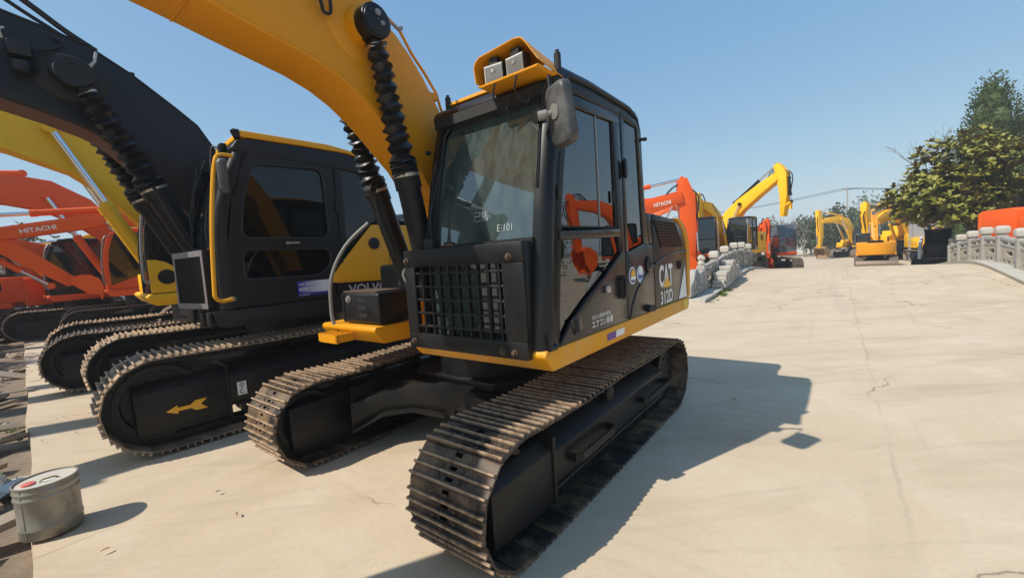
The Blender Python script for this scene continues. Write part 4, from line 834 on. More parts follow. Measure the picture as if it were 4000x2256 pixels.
    m2, nt, b = _new('sticker_fade'); oc = coord(nt); sx = N(nt, 'ShaderNodeSeparateXYZ'); nt.links.new(oc, sx.inputs[0])
    nt.links.new(ramp(nt, sx.outputs[0], 0.18, 0.44, (0.72, 0.74, 0.78, 1), (0.03, 0.05, 0.35, 1)), b.inputs['Base Color']); b.inputs['Roughness'].default_value = 0.3
    mb = MB(); mb.box(0.092, 0.468, Y+0.004, Y+0.0055, 1.352, 1.488); mb.build('sticker_fade', m2, stk)
    L = (-1, 0, 0); U = (0, 0, 1)
    text_obj('sticker_lettering', '4000-525-16', stk, (0.455, Y+0.0055, 1.375), L, U, 0.28, 0.045, DECALW, 0.012)
    text_obj('sticker_lettering', '全国统一服务电话', stk, (0.455, Y+0.0055, 1.442), L, U, 0.17, 0.024, DECALW, 0.01)
    text_obj('sticker_lettering', '沃尔沃建筑设备', stk, (0.455, Y+0.004, 1.325), L, U, 0.12, 0.014, DECALW, 0.0)
    # rear cab quarter with window
    w = MB(); w.prism([(-0.10, 2.92), (-0.33, 2.93), (-0.52, 2.80), (-0.64, 2.55), (-0.72, 2.15), (-0.53, 2.16), (-0.22, 1.86), (-0.20, 1.98), (-0.30, 2.02), (-0.62, 2.22), (-0.56, 2.5), (-0.44, 2.76), (-0.32, 2.84), (-0.20, 2.84), (-0.17, 1.98), (-0.10, 1.72)], Y0, Y1)
    rq = w.build('rear_quarter', VOLVO_GREY, cabo, bevel=0.006)
    mb = MB(); mb.prism([(-0.18, 1.97), (-0.30, 2.01), (-0.63, 2.21), (-0.57, 2.5), (-0.45, 2.77), (-0.33, 2.85), (-0.19, 2.85)], Y-0.022, Y-0.018); mb.build('rear_side_glass', GLASS_VO, rq)
    # glass all round, inner frame
    zz = [1.40, 1.8, 2.1, 2.35, 2.55, 2.75, 2.88]
    mb = MB(); mb.loft([[(xf(z)-0.03, 0.50, z), (xf(z)-0.03, Y-0.08, z), (xf(z)-0.035, Y-0.08, z), (xf(z)-0.035, 0.50, z)] for z in zz]); mb.build('windshield', GLASS_BG, cabo)
    mb = MB(); mb.box(0.2, 1.05, 0.435, 0.44, 1.8, 2.85); mb.box(-0.70, -0.695, 0.5, 1.3, 2.1, 2.85); mb.build('far_glass', GLASS_VO, cabo)
    mb = MB(); mb.box(-0.72, 1.15, 0.42, 0.455, 1.26, 1.8); mb.box(-0.72, 0.2, 0.42, 0.455, 1.8, 2.9); mb.box(-0.73, -0.70, 0.42, Y-0.04, 1.26, 2.1); mb.box(-0.70, 1.18, 0.45, Y-0.04, 1.262, 1.30); mb.box(1.14, 1.20, 0.45, Y-0.05, 1.265, 1.40); mb.build('cab_wall', VOLVO_GREY, cabo)
    mb = MB(); mb.box(-0.25, 0.25, 0.66, 1.12, 1.62, 1.76); mb.hexa([(-0.40, 0.66, 1.7), (-0.22, 0.66, 1.7), (-0.22, 1.12, 1.7), (-0.40, 1.12, 1.7), (-0.52, 0.70, 2.45), (-0.40, 0.70, 2.45), (-0.40, 1.08, 2.45), (-0.52, 1.08, 2.45)]); mb.build('seat', SEATM, cabo, bevel=0.035)
    mb = MB(); mb.box(0.40, 0.52, 0.7, 1.1, 1.35, 1.9); mb.build('floor_cover', REDM, cabo, bevel=0.03)
    mb = MB(); mb.tube([(0.35, 1.2, 1.7), (0.05, 1.22, 2.3)], 0.010, 6); mb.build('lever', RUBBER, cabo)
    # front radiator (air conditioner) on the cab nose, grab rail, wiper gear, mirror
    MC = Matrix.Translation((1.325, 0.96, 0)) @ Matrix.Rotation(radians(10.5), 4, 'Z')
    def cmb(): q = MB(); q.M = MC; return q
    mb = cmb()
    for a in ((-0.36, 0.36, 1.825, 1.89), (-0.36, 0.36, 1.285, 1.345), (-0.36, -0.31, 1.345, 1.825), (0.31, 0.36, 1.345, 1.825)): mb.box(-0.02, 0.06, *a)
    rd = mb.build('condenser', VOLVO_GREY, R, bevel=0.005)
    mb = cmb(); mb.box(-0.01, 0.03, -0.31, 0.31, 1.345, 1.825); mb.build('condenser_core', DARKHOLE, rd)
    for k in range(22):
        y = -0.295+0.59*k/21; mb = cmb(); mb.box(0.031, 0.052, y-0.004, y+0.004, 1.346, 1.824); mb.build('fin', CHASSIS, rd)
    tm_ = plain('trim_grey', (0.24, 0.22, 0.22), 0.45, 0.4, 0.25, 8, 0.1)
    for a in ((-0.36, 0.36, 1.828, 1.888), (-0.36, 0.36, 1.287, 1.343), (0.313, 0.358, 1.344, 1.827), (-0.358, -0.32, 1.344, 1.827)): mb = cmb(); mb.box(0.061, 0.064, *a); mb.build('condenser_trim', tm_, rd)
    mb = MB(); mb.tube(catmull([(0.98, Y+0.02, 2.84), (1.10, Y+0.05, 2.83), (1.15, Y+0.065, 2.75), (1.20, Y+0.07, 2.45), (1.25, Y+0.075, 2.0), (1.28, Y+0.07, 1.50), (1.275, Y+0.065, 1.40), (1.22, Y+0.045, 1.36), (1.12, Y+0.02, 1.37)], 5), 0.020, 10); mb.build('grab_rail', VOLVO_Y, R)
    mb = MB(); mb.cyl((1.12, Y-0.005, 1.37), (1.12, Y+0.03, 1.37), 0.028, n=12); mb.build('rail_bolt', GREYP, R)
    mb = MB(); mb.M = Matrix.Translation((1.10, Y+0.06, 2.62)) @ Matrix.Rotation(radians(-12), 4, 'Z'); mb.loft([[(x, y*s_, z*s_) for y, z in [(0.07,0.14),(0.05,0.17),(-0.05,0.17),(-0.07,0.14),(-0.07,-0.15),(-0.05,-0.175),(0.05,-0.175),(0.07,-0.15)]] for x, s_ in ((-0.05, 1.0), (0.01, 1.0), (0.04, 0.8))]); mi = mb.build('mirror', MIRRORB, R, bevel=0.01)
    mb = MB(); mb.tube(catmull([(1.09, Y+0.06, 2.80), (1.10, Y+0.02, 2.90), (1.14, Y-0.04, 2.90), (1.17, Y-0.03, 2.62)], 4), 0.011, 6); mb.cyl((1.17, Y+0.06, 2.62), (1.11, Y+0.06, 2.62), 0.02, n=8); mb.build('mirror_bracket', RUBBER, mi)
    mb = MB(); mb.tube([(1.22, 0.60, 2.2), (1.20, 0.70, 2.55), (1.08, 0.80, 2.9)], 0.012, 6); mb.tube([(1.24, 0.66, 2.12), (1.24, 0.56, 2.26)], 0.010, 6); mb.tube([(1.235, 0.50, 1.5), (1.22, 0.48, 2.3), (1.10, 0.50, 2.85)], 0.02, 6); mb.build('wiper', RUBBER, cabo)
    mb = MB(); mb.box(0.97, 1.03, 1.12, 1.24, 2.93, 3.01); mb.build('lamp_bracket', VOLVO_GREY, cabo, bevel=0.01)
    # rear body: yellow panel over a dark band, hood
    mb = MB(); mb.prism([(0.085, 1.485), (-0.525, 2.15), (-2.62, 2.12), (-2.70, 1.95), (-2.70, 1.40), (-0.9, 1.405), (-0.05, 1.43), (0.06, 1.44)], Y-0.03, Y+0.006); sp = mb.build('side_panel', VOLVO_Y, R, bevel=0.010)
    mb = MB(); mb.prism([(0.0, 1.262), (0.0, 1.425), (-0.9, 1.40), (-2.70, 1.395), (-2.70, 1.262)], Y-0.03, Y+0.002); lb = mb.build('lower_band', VOLVO_GREY, R)
    mb = MB(); mb.prism([(-0.755, 1.262), (-0.755, 2.14), (-0.747, 2.14), (-0.747, 1.262)], Y+0.001, Y+0.0085); mb.build('panel_gap', DARKHOLE, sp)
    mb = MB(); mb.prism([(-0.72, 1.27), (-0.72, 2.13), (-2.65, 2.10), (-2.72, 1.27)], -1.33, Y-0.035); mb.build('engine_bay', VOLVO_Y, R, bevel=0.02)
    mb = MB(); mb.lathe([(0.55, 0), (0.55, 0.10), (0.50, 0.19), (0.35, 0.26), (0.0, 0.28)], (-1.62, 0.75, 2.10), (0,0,1), 24); mb.build('engine_hood', BLACK, R, smooth=50)
    mb = MB(); mb.cyl((-1.25, 0.2, 2.1), (-1.25, 0.2, 2.55), 0.06, n=12); mb.build('exhaust', BLACK_WORN, R)
    mb = MB(); mb.prism([(-2.55, 1.15), (-2.95, 1.25), (-3.0, 1.9), (-2.9, 2.15), (-2.6, 2.15)], -1.38, 1.38); mb.build('counterweight', VOLVO_GREY, R, bevel=0.05, seg=3)
    mb = MB(); mb.lathe([(0.075, 0), (0.075, 0.02), (0.05, 0.024)], (-0.535, Y+0.006, 1.905), (0,1,0), 24); lk = mb.build('lock_cap', RUBBER, sp)
    mb = MB(); mb.box(-0.565, -0.505, Y+0.030, Y+0.032, 1.898, 1.912); mb.build('lock_slot', DARKHOLE, lk)
    text_obj('model_lettering', 'E', sp, (-0.765, Y+0.007, 1.79), L, U, 0.15, 0.185, DECALD, 0.03)
    text_obj('model_lettering', 'AC', sp, (-1.13, Y+0.007, 1.79), L, U, 0.40, 0.185, DECALD, 0.03)
    text_obj('model_lettering', 'HE', sp, (-0.775, Y+0.007, 1.69), L, U, 0.16, 0.065, DECALD, 0.0)
    text_obj('maker_lettering', 'VOLVO', lb, (-0.14, Y+0.003, 1.275), L, U, 0.55, 0.12, plain('silver_letter', (0.55, 0.55, 0.53), 0.4, 0.3, 0.05, 10, 0), 0.02)
    # boom
    lo = [(0.55, 1.6), (0.95, 2.1), (1.35, 2.62), (1.74, 3.06), (1.88, 3.20), (2.0, 3.265), (2.26, 3.365), (2.53, 3.447), (3.0, 3.57), (4.0, 3.80), (6.1, 4.0)]
    up = [(6.2, 4.32), (4.6, 4.46), (3.3, 4.42), (2.75, 4.34), (2.45, 4.262), (2.17, 4.192), (1.87, 4.10), (1.54, 3.89), (1.18, 3.60), (0.98, 3.425), (0.85, 3.20), (0.6, 2.75), (0.35, 2.2), (0.2, 1.7), (0.3, 1.5)]
    y0, y1 = -0.30, 0.20
    mb = MB(); mb.prism(lo+up, y0, y1); bo = mb.build('boom', VOLVO_BOOM, R, bevel=0.012)
    mb = MB(); mb.prism([(x+0.005, z-0.004) for x, z in lo]+[(x-0.006, z+0.008) for x, z in lo[::-1]], y0+0.02, y1-0.02); mb.build('boom_underside', paint('brown_underside', (0.13, 0.045, 0.015), 0.4, 0.2), bo)
    for dy, dz_, r in ((-0.05, 0.03, 0.016), (-0.11, 0.04, 0.016), (-0.18, 0.035, 0.016)):
        mb = MB(); mb.tube([(p[0], y1+dy, p[1]+dz_) for p in up[3:12]], r, 6); mb.build('boom_pipe', RUBBER, bo)
    mb = MB(); mb.tube(catmull([(1.80, y1-0.06, 4.10), (2.02, y1-0.06, 4.24), (2.25, y1-0.06, 4.42), (2.6, y1-0.08, 4.68), (3.2, y1-0.1, 4.95), (4.0, y1-0.1, 5.1)], 5), 0.03, 8); mb.tube(catmull([(1.95, y1-0.14, 4.16), (2.25, y1-0.14, 4.34), (2.6, y1-0.14, 4.55), (3.2, y1-0.16, 4.75), (4.0, y1-0.16, 4.9)], 5), 0.02, 8); mb.build('arm_hose', RUBBER, bo)
    for i in (5, 6, 7):
        x, z = up[i]; mb = MB(); mb.box(x-0.03, x+0.02, y1-0.22, y1-0.02, z-0.01, z+0.05); mb.build('pipe_clamp', BLACK_WORN, bo, bevel=0.006)
    mb = MB(); mb.lathe([(0.30, 0.0), (0.29, 0.012), (0.16, 0.02), (0.15, 0.10), (0.13, 0.11)], (2.03, y1, 3.80), (0,1,0), 36); mb.build('pin_boss', VOLVO_BOOM, bo, smooth=50)
    mb = MB(); mb.tube([(1.93, y1+0.12, 3.83), (1.88, y1+0.12, 3.86), (1.84, y1+0.12, 3.92), (1.82, y1+0.12, 4.02)], [0.018, 0.018, 0.014, 0.012], 8); mb.build('grease_fitting', STEEL, bo)
    mb = MB(); mb.box(2.28, 2.44, y1, y1+0.13, 3.84, 3.98); mb.lathe([(0.07, 0), (0.07, 0.1), (0.03, 0.12)], (2.36, y1+0.07, 3.80), (0,0,-1), 12); lp = mb.build('boom_lamp', RUBBER, bo, bevel=0.015)
    mb = MB(); mb.tube(catmull([(2.46, y1+0.08, 3.98), (2.47, y1+0.10, 4.05), (2.44, y1+0.08, 4.08)], 4), 0.012, 6); mb.build('lamp_guard', STEEL, lp)
    mb = MB(); mb.tube(catmull([(2.24, y1+0.05, 3.95), (2.12, y1+0.03, 4.0), (2.06, y1+0.02, 4.08), (2.14, y1+0.02, 4.12)], 4), 0.012, 6); mb.build('lamp_cable', RUBBER, lp)
    text_obj('boom_lettering', 'VOLVO', bo, (3.95, y1+0.002, 3.85), (-1, 0, -0.08), (-0.08, 0, 1), 1.0, 0.22, DECALW, 0.02)
    ram(R, (0.98, 1.50), (2.01, 3.74), 0.37, 0.122, 0.06, 0.50, CHASSIS, CHASSIS, boot=True, name='boom_cylinder', eye=0.14)
    ram(R, (0.98, 1.50), (2.01, 3.74), -0.47, 0.122, 0.06, 0.50, CHASSIS, CHASSIS, boot=True, name='boom_cylinder', eye=0.14)
    mb = MB(); mb.lathe([(0.15, 0.31), (0.15, 0.43), (0.14, 0.44), (0.075, 0.441), (0.07, 0.436)], (2.01, 0, 3.74), (0,1,0), 32); mb.build('pin_head', VOLVO_BOOM, R)
    for dy in (0.36, 0.52):
        mb = MB(); mb.tube(catmull([(1.05, dy+0.09, 1.62), (1.18, dy+0.10, 1.80), (1.24, dy+0.08, 1.92), (1.32, dy+0.05, 2.08), (1.52, dy, 2.62)], 5), 0.018, 8); mb.build('cylinder_hose', RUBBER, R)
    mb = MB(); mb.cyl((1.10, 0.50, 1.86), (1.22, 0.50, 1.92), 0.03, n=8); mb.cyl((1.12, 0.46, 1.98), (1.22, 0.46, 2.06), 0.028, n=8); mb.build('hose_fitting', STEEL, R)
    mb = MB(); beam(mb, [(6.5, 4.85), (6.15, 4.2), (5.75, 2.9), (5.3, 1.4)], [0.25, 0.5, 0.42, 0.25], -0.22, 0.12); mb.build('arm', VOLVO_BOOM, R, bevel=0.012)
    ram(R, (3.0, 4.62), (6.45, 4.8), -0.05, 0.09, 0.055, 0.6, VOLVO_BOOM, name='arm_cylinder')
    ram(R, (6.4, 3.8), (5.75, 1.5), -0.05, 0.08, 0.05, 0.6, VOLVO_BOOM, name='bucket_cylinder')
    bucket(R, (5.3, 1.35), -40, 1.15, 1.2, -0.05, VOLVO_BOOM)
    return R
build_charcoal_excavator()

# ------------------------------------------------------------------ other excavators, same builder, own colours and poses
def excavator(label, loc, yaw, col, cabcol, scale=1.0, detail=0, boom=None, boom_th=None, arm=None, arm_th=None, bkt=None, glassm=None, group='excavators parked in the yard',
              skirt_z=1.05, text=None, text_at=None, ramcol=None, boot=False, cabside=1, half=2.1, rail=True, base_col=None, blade=False, mark=None, swing=0.0, hole=False, cat_text=None, shoem=None, tail=2.6, boom_y=0.0, lower_door=False, link=False, ram_at=None):
    """boom and arm are centre lines (x, z) in the machine's own plane; sizes in metres before scale"""
    R = thing('crawler_excavator', label, 'excavator', loc, radians(yaw), group); R.scale = (scale,)*3
    G = glassm or GLASS_BG; dk = CHASSIS; bc = base_col or col
    undercarriage(R, half, 0.90, 2.30, 0.60, 0.190, shoem or SHOE_BG, detail)
    mb = MB(); mb.lathe([(0.62, 0.75), (0.62, skirt_z+0.05)], (0,0,0), (0,0,1), 28); mb.build('turntable', dk, R)
    if blade:
        mb = MB(); mb.prism([(half+0.30, 0.05), (half+0.42, 0.30), (half+0.34, 0.58), (half+0.42, 0.60), (half+0.52, 0.30), (half+0.40, 0.04)], -1.4, 1.4); mb.build('dozer_blade', plain('worn_blade', (0.22, 0.17, 0.13), 0.6, 0.3, 0.35, 8, 0.3), R, bevel=0.01)
        for s_ in (-0.5, 0.5):
            mb = MB(); mb.box(0.4, half+0.36, s_-0.07, s_+0.07, 0.25, 0.42); mb.build('blade_arm', dk, R)
    z0 = skirt_z; s = cabside
    def M_(): return Matrix.Rotation(radians(swing), 4, 'Z') if swing else None
    def bd(mb, n, m, p=None, **k):
        Mx = M_()
        if Mx is not None: mb.v = [tuple(Mx @ Vector(v)) for v in mb.v]
        return mb.build(n, m, p or R, **k)
    def ys(a, b): return (min(a*s, b*s), max(a*s, b*s))
    mb = MB(); mb.prism([(1.05, z0+0.20), (1.10, z0+0.15), (0.98, z0), (-1.8, z0), (-1.8, z0+0.20)], *ys(0.35, 1.36)); bd(mb, 'deck_skirt', bc, bevel=0.02)
    mb = MB(); mb.prism([(1.00, z0+0.20), (1.05, z0+0.15), (0.93, z0), (-1.8, z0), (-1.8, z0+0.20)], *ys(-0.40, -1.34)); bd(mb, 'deck_skirt', bc, bevel=0.02)
    mb = MB(); mb.box(-1.8, 0.7, -0.39, 0.34, z0+0.02, z0+0.19); bd(mb, 'deck', dk)
    zc0 = z0+0.205
    # engine house
    mb = MB(); mb.prism([(-0.78, zc0), (-0.78, zc0+0.88), (-0.95, zc0+0.95), (-tail+0.45, zc0+0.92), (-tail+0.45, zc0)], -1.33, 1.35); eh = bd(mb, 'engine_house', col, bevel=0.03)
    for k in range(5):
        mb = MB(); mb.box(-1.25-0.09*k, -1.20-0.09*k, 1.352*s-0.004, 1.352*s+0.004, zc0+0.45, zc0+0.75); bd(mb, 'vent_slot', DARKHOLE, eh)
    mb = MB(); mb.box(-1.7, -1.0, -0.5, 0.6, zc0+0.93, zc0+1.06); mb.cyl((-1.4, -0.8, zc0+0.9), (-1.4, -0.8, zc0+1.35), 0.06, n=10); bd(mb, 'hood', dk, eh, bevel=0.03)
    n = 9; arcp = []
    for k in range(n):
        a = radians(-62+124*k/(n-1)); arcp.append((-tail+1.0-1.45*cos(a)*1.0, 1.5*sin(a)))
    prof = [(x, max(-1.36, min(1.37, y))) for x, y in arcp]
    mb = MB(); mb.prism([(-tail+0.46, -1.34), (-tail+0.46, 1.36)]+prof[::-1], z0+0.04, zc0+0.86, 'Z'); bd(mb, 'counterweight', col, bevel=0.05, seg=3)
    mb = MB(); mb.box(-0.70, 0.35, *ys(-0.45, -1.32), zc0, zc0+0.62); bd(mb, 'tank', col, bevel=0.03)
    mb = MB(); mb.box(0.36, 0.95, *ys(-0.62, -1.30), zc0, zc0+0.36); bd(mb, 'tool_box', col, bevel=0.03)
    # cab with posts and panes
    y0, y1 = ys(0.38, 1.34); zt = zc0+1.72
    def xf(z): return 1.05-0.06*max(0, (z-zc0-0.7)/1.0)-0.20*max(0, (z-zc0-0.95)/0.8)**1.6
    mb = MB()
    for ya, yb in ((y0, y0+0.07), (y1-0.07, y1)):
        lo_ = [(xf(z), z) for z in (zc0, zc0+0.7, zc0+1.1, zc0+1.4, zt-0.08)]
        mb.prism(lo_+[(x-0.10, z) for x, z in lo_[::-1]], ya, yb)
        mb.prism([(-0.66, zc0), (-0.76, zc0), (-0.70, zt-0.06), (-0.60, zt-0.06)], ya, yb)
        mb.prism([(0.02, zc0), (-0.05, zc0), (-0.03, zt-0.06), (0.04, zt-0.06)], ya+0.01, yb-0.01)
        mb.prism([(1.0, zc0), (1.0, zc0+0.10), (-0.7, zc0+0.75 if not hole else zc0+0.4), (-0.7, zc0)], ya+0.012, yb-0.012)
    mb.box(-0.74, -0.68, y0, y1, zc0, zc0+0.8); mb.box(0.90, 1.03, y0, y1, zc0+0.001, zc0+0.12); mb.box(xf(zc0+0.7)-0.06, xf(zc0+0.7), y0, y1, zc0+0.66, zc0+0.71); mb.box(-0.7, 0.95, y0+0.02, y1-0.02, zc0, zc0+0.03)
    cb = bd(mb, 'cab', cabcol, bevel=0.012)
    mb = MB(); mb.prism([(0.80, zt-0.10), (0.72, zt-0.01), (0.5, zt+0.03), (-0.5, zt+0.02), (-0.66, zt-0.02), (-0.70, zt-0.09)], y0-0.01, y1+0.01); bd(mb, 'roof', cabcol if not mark else col, cb, bevel=0.03, seg=3)
    for ya in (y0+0.03, y1-0.034):
        mb = MB(); mb.prism([(0.95, zc0+0.1), (xf(zc0+1.1)-0.05, zc0+1.1), (0.80, zt-0.1), (-0.62, zt-0.1), (-0.68, zc0+0.2)], ya, ya+0.004); bd(mb, 'side_glass', G, cb)
    mb = MB(); mb.loft([[(xf(z)-0.03, y0+0.06, z), (xf(z)-0.03, y1-0.06, z), (xf(z)-0.035, y1-0.06, z), (xf(z)-0.035, y0+0.06, z)] for z in (zc0+0.1, zc0+0.7, zc0+1.1, zc0+1.4, zt-0.1)]); bd(mb, 'windshield', G, cb)
    mb = MB(); mb.box(-0.71, -0.706, y0+0.07, y1-0.07, zc0+0.8, zt-0.08); bd(mb, 'rear_glass', G, cb)
    ym = (y0+y1)/2
    mb = MB(); mb.box(-0.25, 0.25, ym-0.24, ym+0.24, zc0+0.35, zc0+0.5); mb.hexa([(-0.40, ym-0.24, zc0+0.4), (-0.22, ym-0.24, zc0+0.4), (-0.22, ym+0.24, zc0+0.4), (-0.40, ym+0.24, zc0+0.4), (-0.5, ym-0.2, zc0+1.15), (-0.38, ym-0.2, zc0+1.15), (-0.38, ym+0.2, zc0+1.15), (-0.5, ym+0.2, zc0+1.15)]); bd(mb, 'seat', SEATD, cb, bevel=0.03)
    mb = MB(); mb.box(-0.1, 0.4, ym-0.42, ym-0.28, zc0+0.03, zc0+0.6); mb.box(-0.1, 0.4, ym+0.28, ym+0.42, zc0+0.03, zc0+0.6); mb.box(0.55, 0.75, ym-0.4, ym-0.3, zc0+0.03, zc0+0.85); bd(mb, 'console', SEATD, cb)
    if lower_door:
        yo_ = y1 if s > 0 else y0
        mb = MB(); mb.prism([(1.03, zc0+0.01), (1.03, zc0+0.56), (0.92, zc0+0.56), (0.80, zc0+0.52), (0.66, zc0+0.42), (0.55, zc0+0.26), (0.40, zc0+0.20), (-0.70, zc0+0.20), (-0.70, zc0+0.01)], yo_+0.004*s, yo_+0.016*s); ld_ = bd(mb, 'lower_door_panel', col, cb, bevel=0.004)
        mb = MB(); mb.lathe([(0.125, 0), (0.125, 0.003)], (0.80, yo_+0.017*s, zc0+0.27), (0, s, 0), 28); bd(mb, 'speaker_opening', DARKHOLE, ld_)
        mb = MB(); mb.lathe([(0.02, 0), (0.02, 0.01)], (0.62, yo_+0.017*s, zc0+0.13), (0, s, 0), 10); bd(mb, 'lock', STEEL, ld_)
    if link:
        a1 = Vector(arm[-1]); o = ram(R, (arm[1][0]+0.32, arm[1][1]-0.25), (a1.x+0.42, a1.y+0.75), boom_y*s, 0.075, 0.045, 0.72, dk, name='bucket_cylinder')
        mb = MB(); beam(mb, [(a1.x+0.42, a1.y+0.75), (a1.x+0.40, a1.y+0.35)], [0.12, 0.10], boom_y*s-0.05, boom_y*s+0.05); beam(mb, [(a1.x-0.05, a1.y+0.45), (a1.x+0.45, a1.y+0.72)], [0.10, 0.10], boom_y*s-0.12, boom_y*s+0.12); bd(mb, 'bucket_link', col)
    if rail:
        mb = MB(); yr_ = y1 if s > 0 else y0
        mb.tube(catmull([(0.80, yr_, zt-0.2), (0.98, yr_+0.05*s, zt-0.25), (1.08, yr_+0.06*s, zc0+0.9), (1.10, yr_+0.06*s, zc0+0.25), (1.02, yr_, zc0+0.2)], 4), 0.02, 8); bd(mb, 'grab_rail', GREYP if col is not VOLVO_Y else VOLVO_Y)
    # boom, arm, bucket
    yb = boom_y*s; bw = 0.23; rc = ramcol or col
    if boom:
        mb = MB(); up, lo = beam(mb, boom, boom_th, yb-bw, yb+bw); bo = bd(mb, 'boom', col, bevel=0.012)
        mid = ram_at or boom[len(boom)//2]
        foot = boom[0]
        for s_ in (-1, 1):
            a = (foot[0]+0.55, foot[1]-0.25); 
            o = ram(R, a, mid, yb+s_*(bw+0.11), 0.085, 0.05, 0.55, rc, boot=boot, name='boom_cylinder')
            if swing:
                for q in [o]+list(o.children): q.data.transform(M_())
        k = len(boom)//2
        mb = MB()
        for dy in (-0.08, 0.0, 0.08): mb.tube([(p[0], yb+dy, p[1]+0.03) for p in up[1:]], 0.016, 6)
        bd(mb, 'boom_pipe', dk if rc is not col else col, bo)
        if text:
            t0 = text_at
            for sd in (1,):
                p = Vector(t0[:2]); d = Vector(t0[2]).normalized(); w_, h_ = t0[3], t0[4]; tm = t0[5] if len(t0) > 5 else DECALW
                if d.x > 0: p = p+d*w_; d = -d
                o = text_obj('maker_lettering', text, bo, (p.x, yb+(bw+0.003), p.y), (d.x, 0, d.y), (d.y, 0, -d.x), w_, h_, tm, 0.02)
                o2 = text_obj('maker_lettering', text, bo, (p.x+d.x*w_, yb-(bw+0.003), p.y+d.y*w_), (-d.x, 0, -d.y), (d.y, 0, -d.x), w_, h_, tm, 0.02)
                if swing:
                    for q in (o, o2): q.data.transform(M_())
    if arm:
        mb = MB(); ua, la = beam(mb, arm, arm_th, yb-bw*0.72, yb+bw*0.72); bd(mb, 'arm', col, bevel=0.012)
        bt = Vector(up[-2])*0.5+Vector(up[-1])*0.5; am = Vector(arm[2]); at_ = Vector(arm[1])
        for dy in (-0.07, 0.07):
            mb = MB(); mb.tube([tuple(v) for v in catmull([(bt.x, yb+dy, bt.y), (bt.x*0.5+at_.x*0.5+0.12, yb+dy*1.6, max(bt.y, at_.y)+0.36), (at_.x+0.42, yb+dy*1.6, at_.y-0.05), (am.x+0.22, yb+dy, am.y)], 5)], 0.028, 6); bd(mb, 'arm_hose', RUBBER)
        tail_ = arm[0]; k = max(1, len(boom)-3)
        st_ = (up[k][0]*0.55+up[k-1][0]*0.45, up[k][1]*0.55+up[k-1][1]*0.45+0.14)
        o = ram(R, st_, tail_, yb, 0.08, 0.05, 0.6, rc, name='arm_cylinder')
        if swing:
            for q in [o]+list(o.children): q.data.transform(M_())
    if bkt:
        pv, an, sz, wd, bm_ = bkt; pv = arm[-1] if pv is None else pv
        o = bucket(R, pv, an, sz, wd, yb, bm_ or col)
        if swing:
            for q in [o]+list(o.children): q.data.transform(M_())
        # bucket ram and link on the outer side of the arm
        a0 = Vector(arm[-2]); a1 = Vector(arm[-1]); d = (a1-a0).normalized(); nn = Vector((d.y, -d.x)); 
        if nn.x < 0: nn = -nn
        o = ram(R, tuple(Vector(arm[1])+nn*0.30), tuple(a1-d*0.25+nn*0.30), yb, 0.07, 0.045, 0.62, rc, name='bucket_cylinder')
        if swing:
            for q in [o]+list(o.children): q.data.transform(M_())
    return R
# ------------------------------------------------------------------ stone balustrades along the bridge
def stone_mat(name, c0, c1, dirt):
    m, nt, b = _new(name); oc = coord(nt, 'Object'); n1 = noise(nt, 2.5, 6, 0.65, oc); n2 = noise(nt, 45, 4, 0.7, oc)
    c = mix(nt, n1, c0, c1); c = mix(nt, math_n(nt, 'MULTIPLY', ramp(nt, noise(nt, 5, 5, 0.7, oc), 0.5, 0.7), 0.55), c, dirt)
    c = mix(nt, math_n(nt, 'MULTIPLY', n2, 0.25), c, (0.2, 0.19, 0.17)); nt.links.new(c, b.inputs['Base Color']); b.inputs['Roughness'].default_value = 0.85
    bump(nt, b, n2, 0.5, 0.008); MATS[name] = m; return m
STONE = stone_mat('grey_stone', (0.42, 0.40, 0.36), (0.34, 0.325, 0.30), (0.22, 0.20, 0.175))
STONE_TAN = stone_mat('tan_stone', (0.46, 0.40, 0.29), (0.38, 0.34, 0.27), (0.24, 0.21, 0.17))
STONE_PALE = stone_mat('pale_stone', (0.52, 0.49, 0.42), (0.44, 0.41, 0.36), (0.30, 0.27, 0.22))
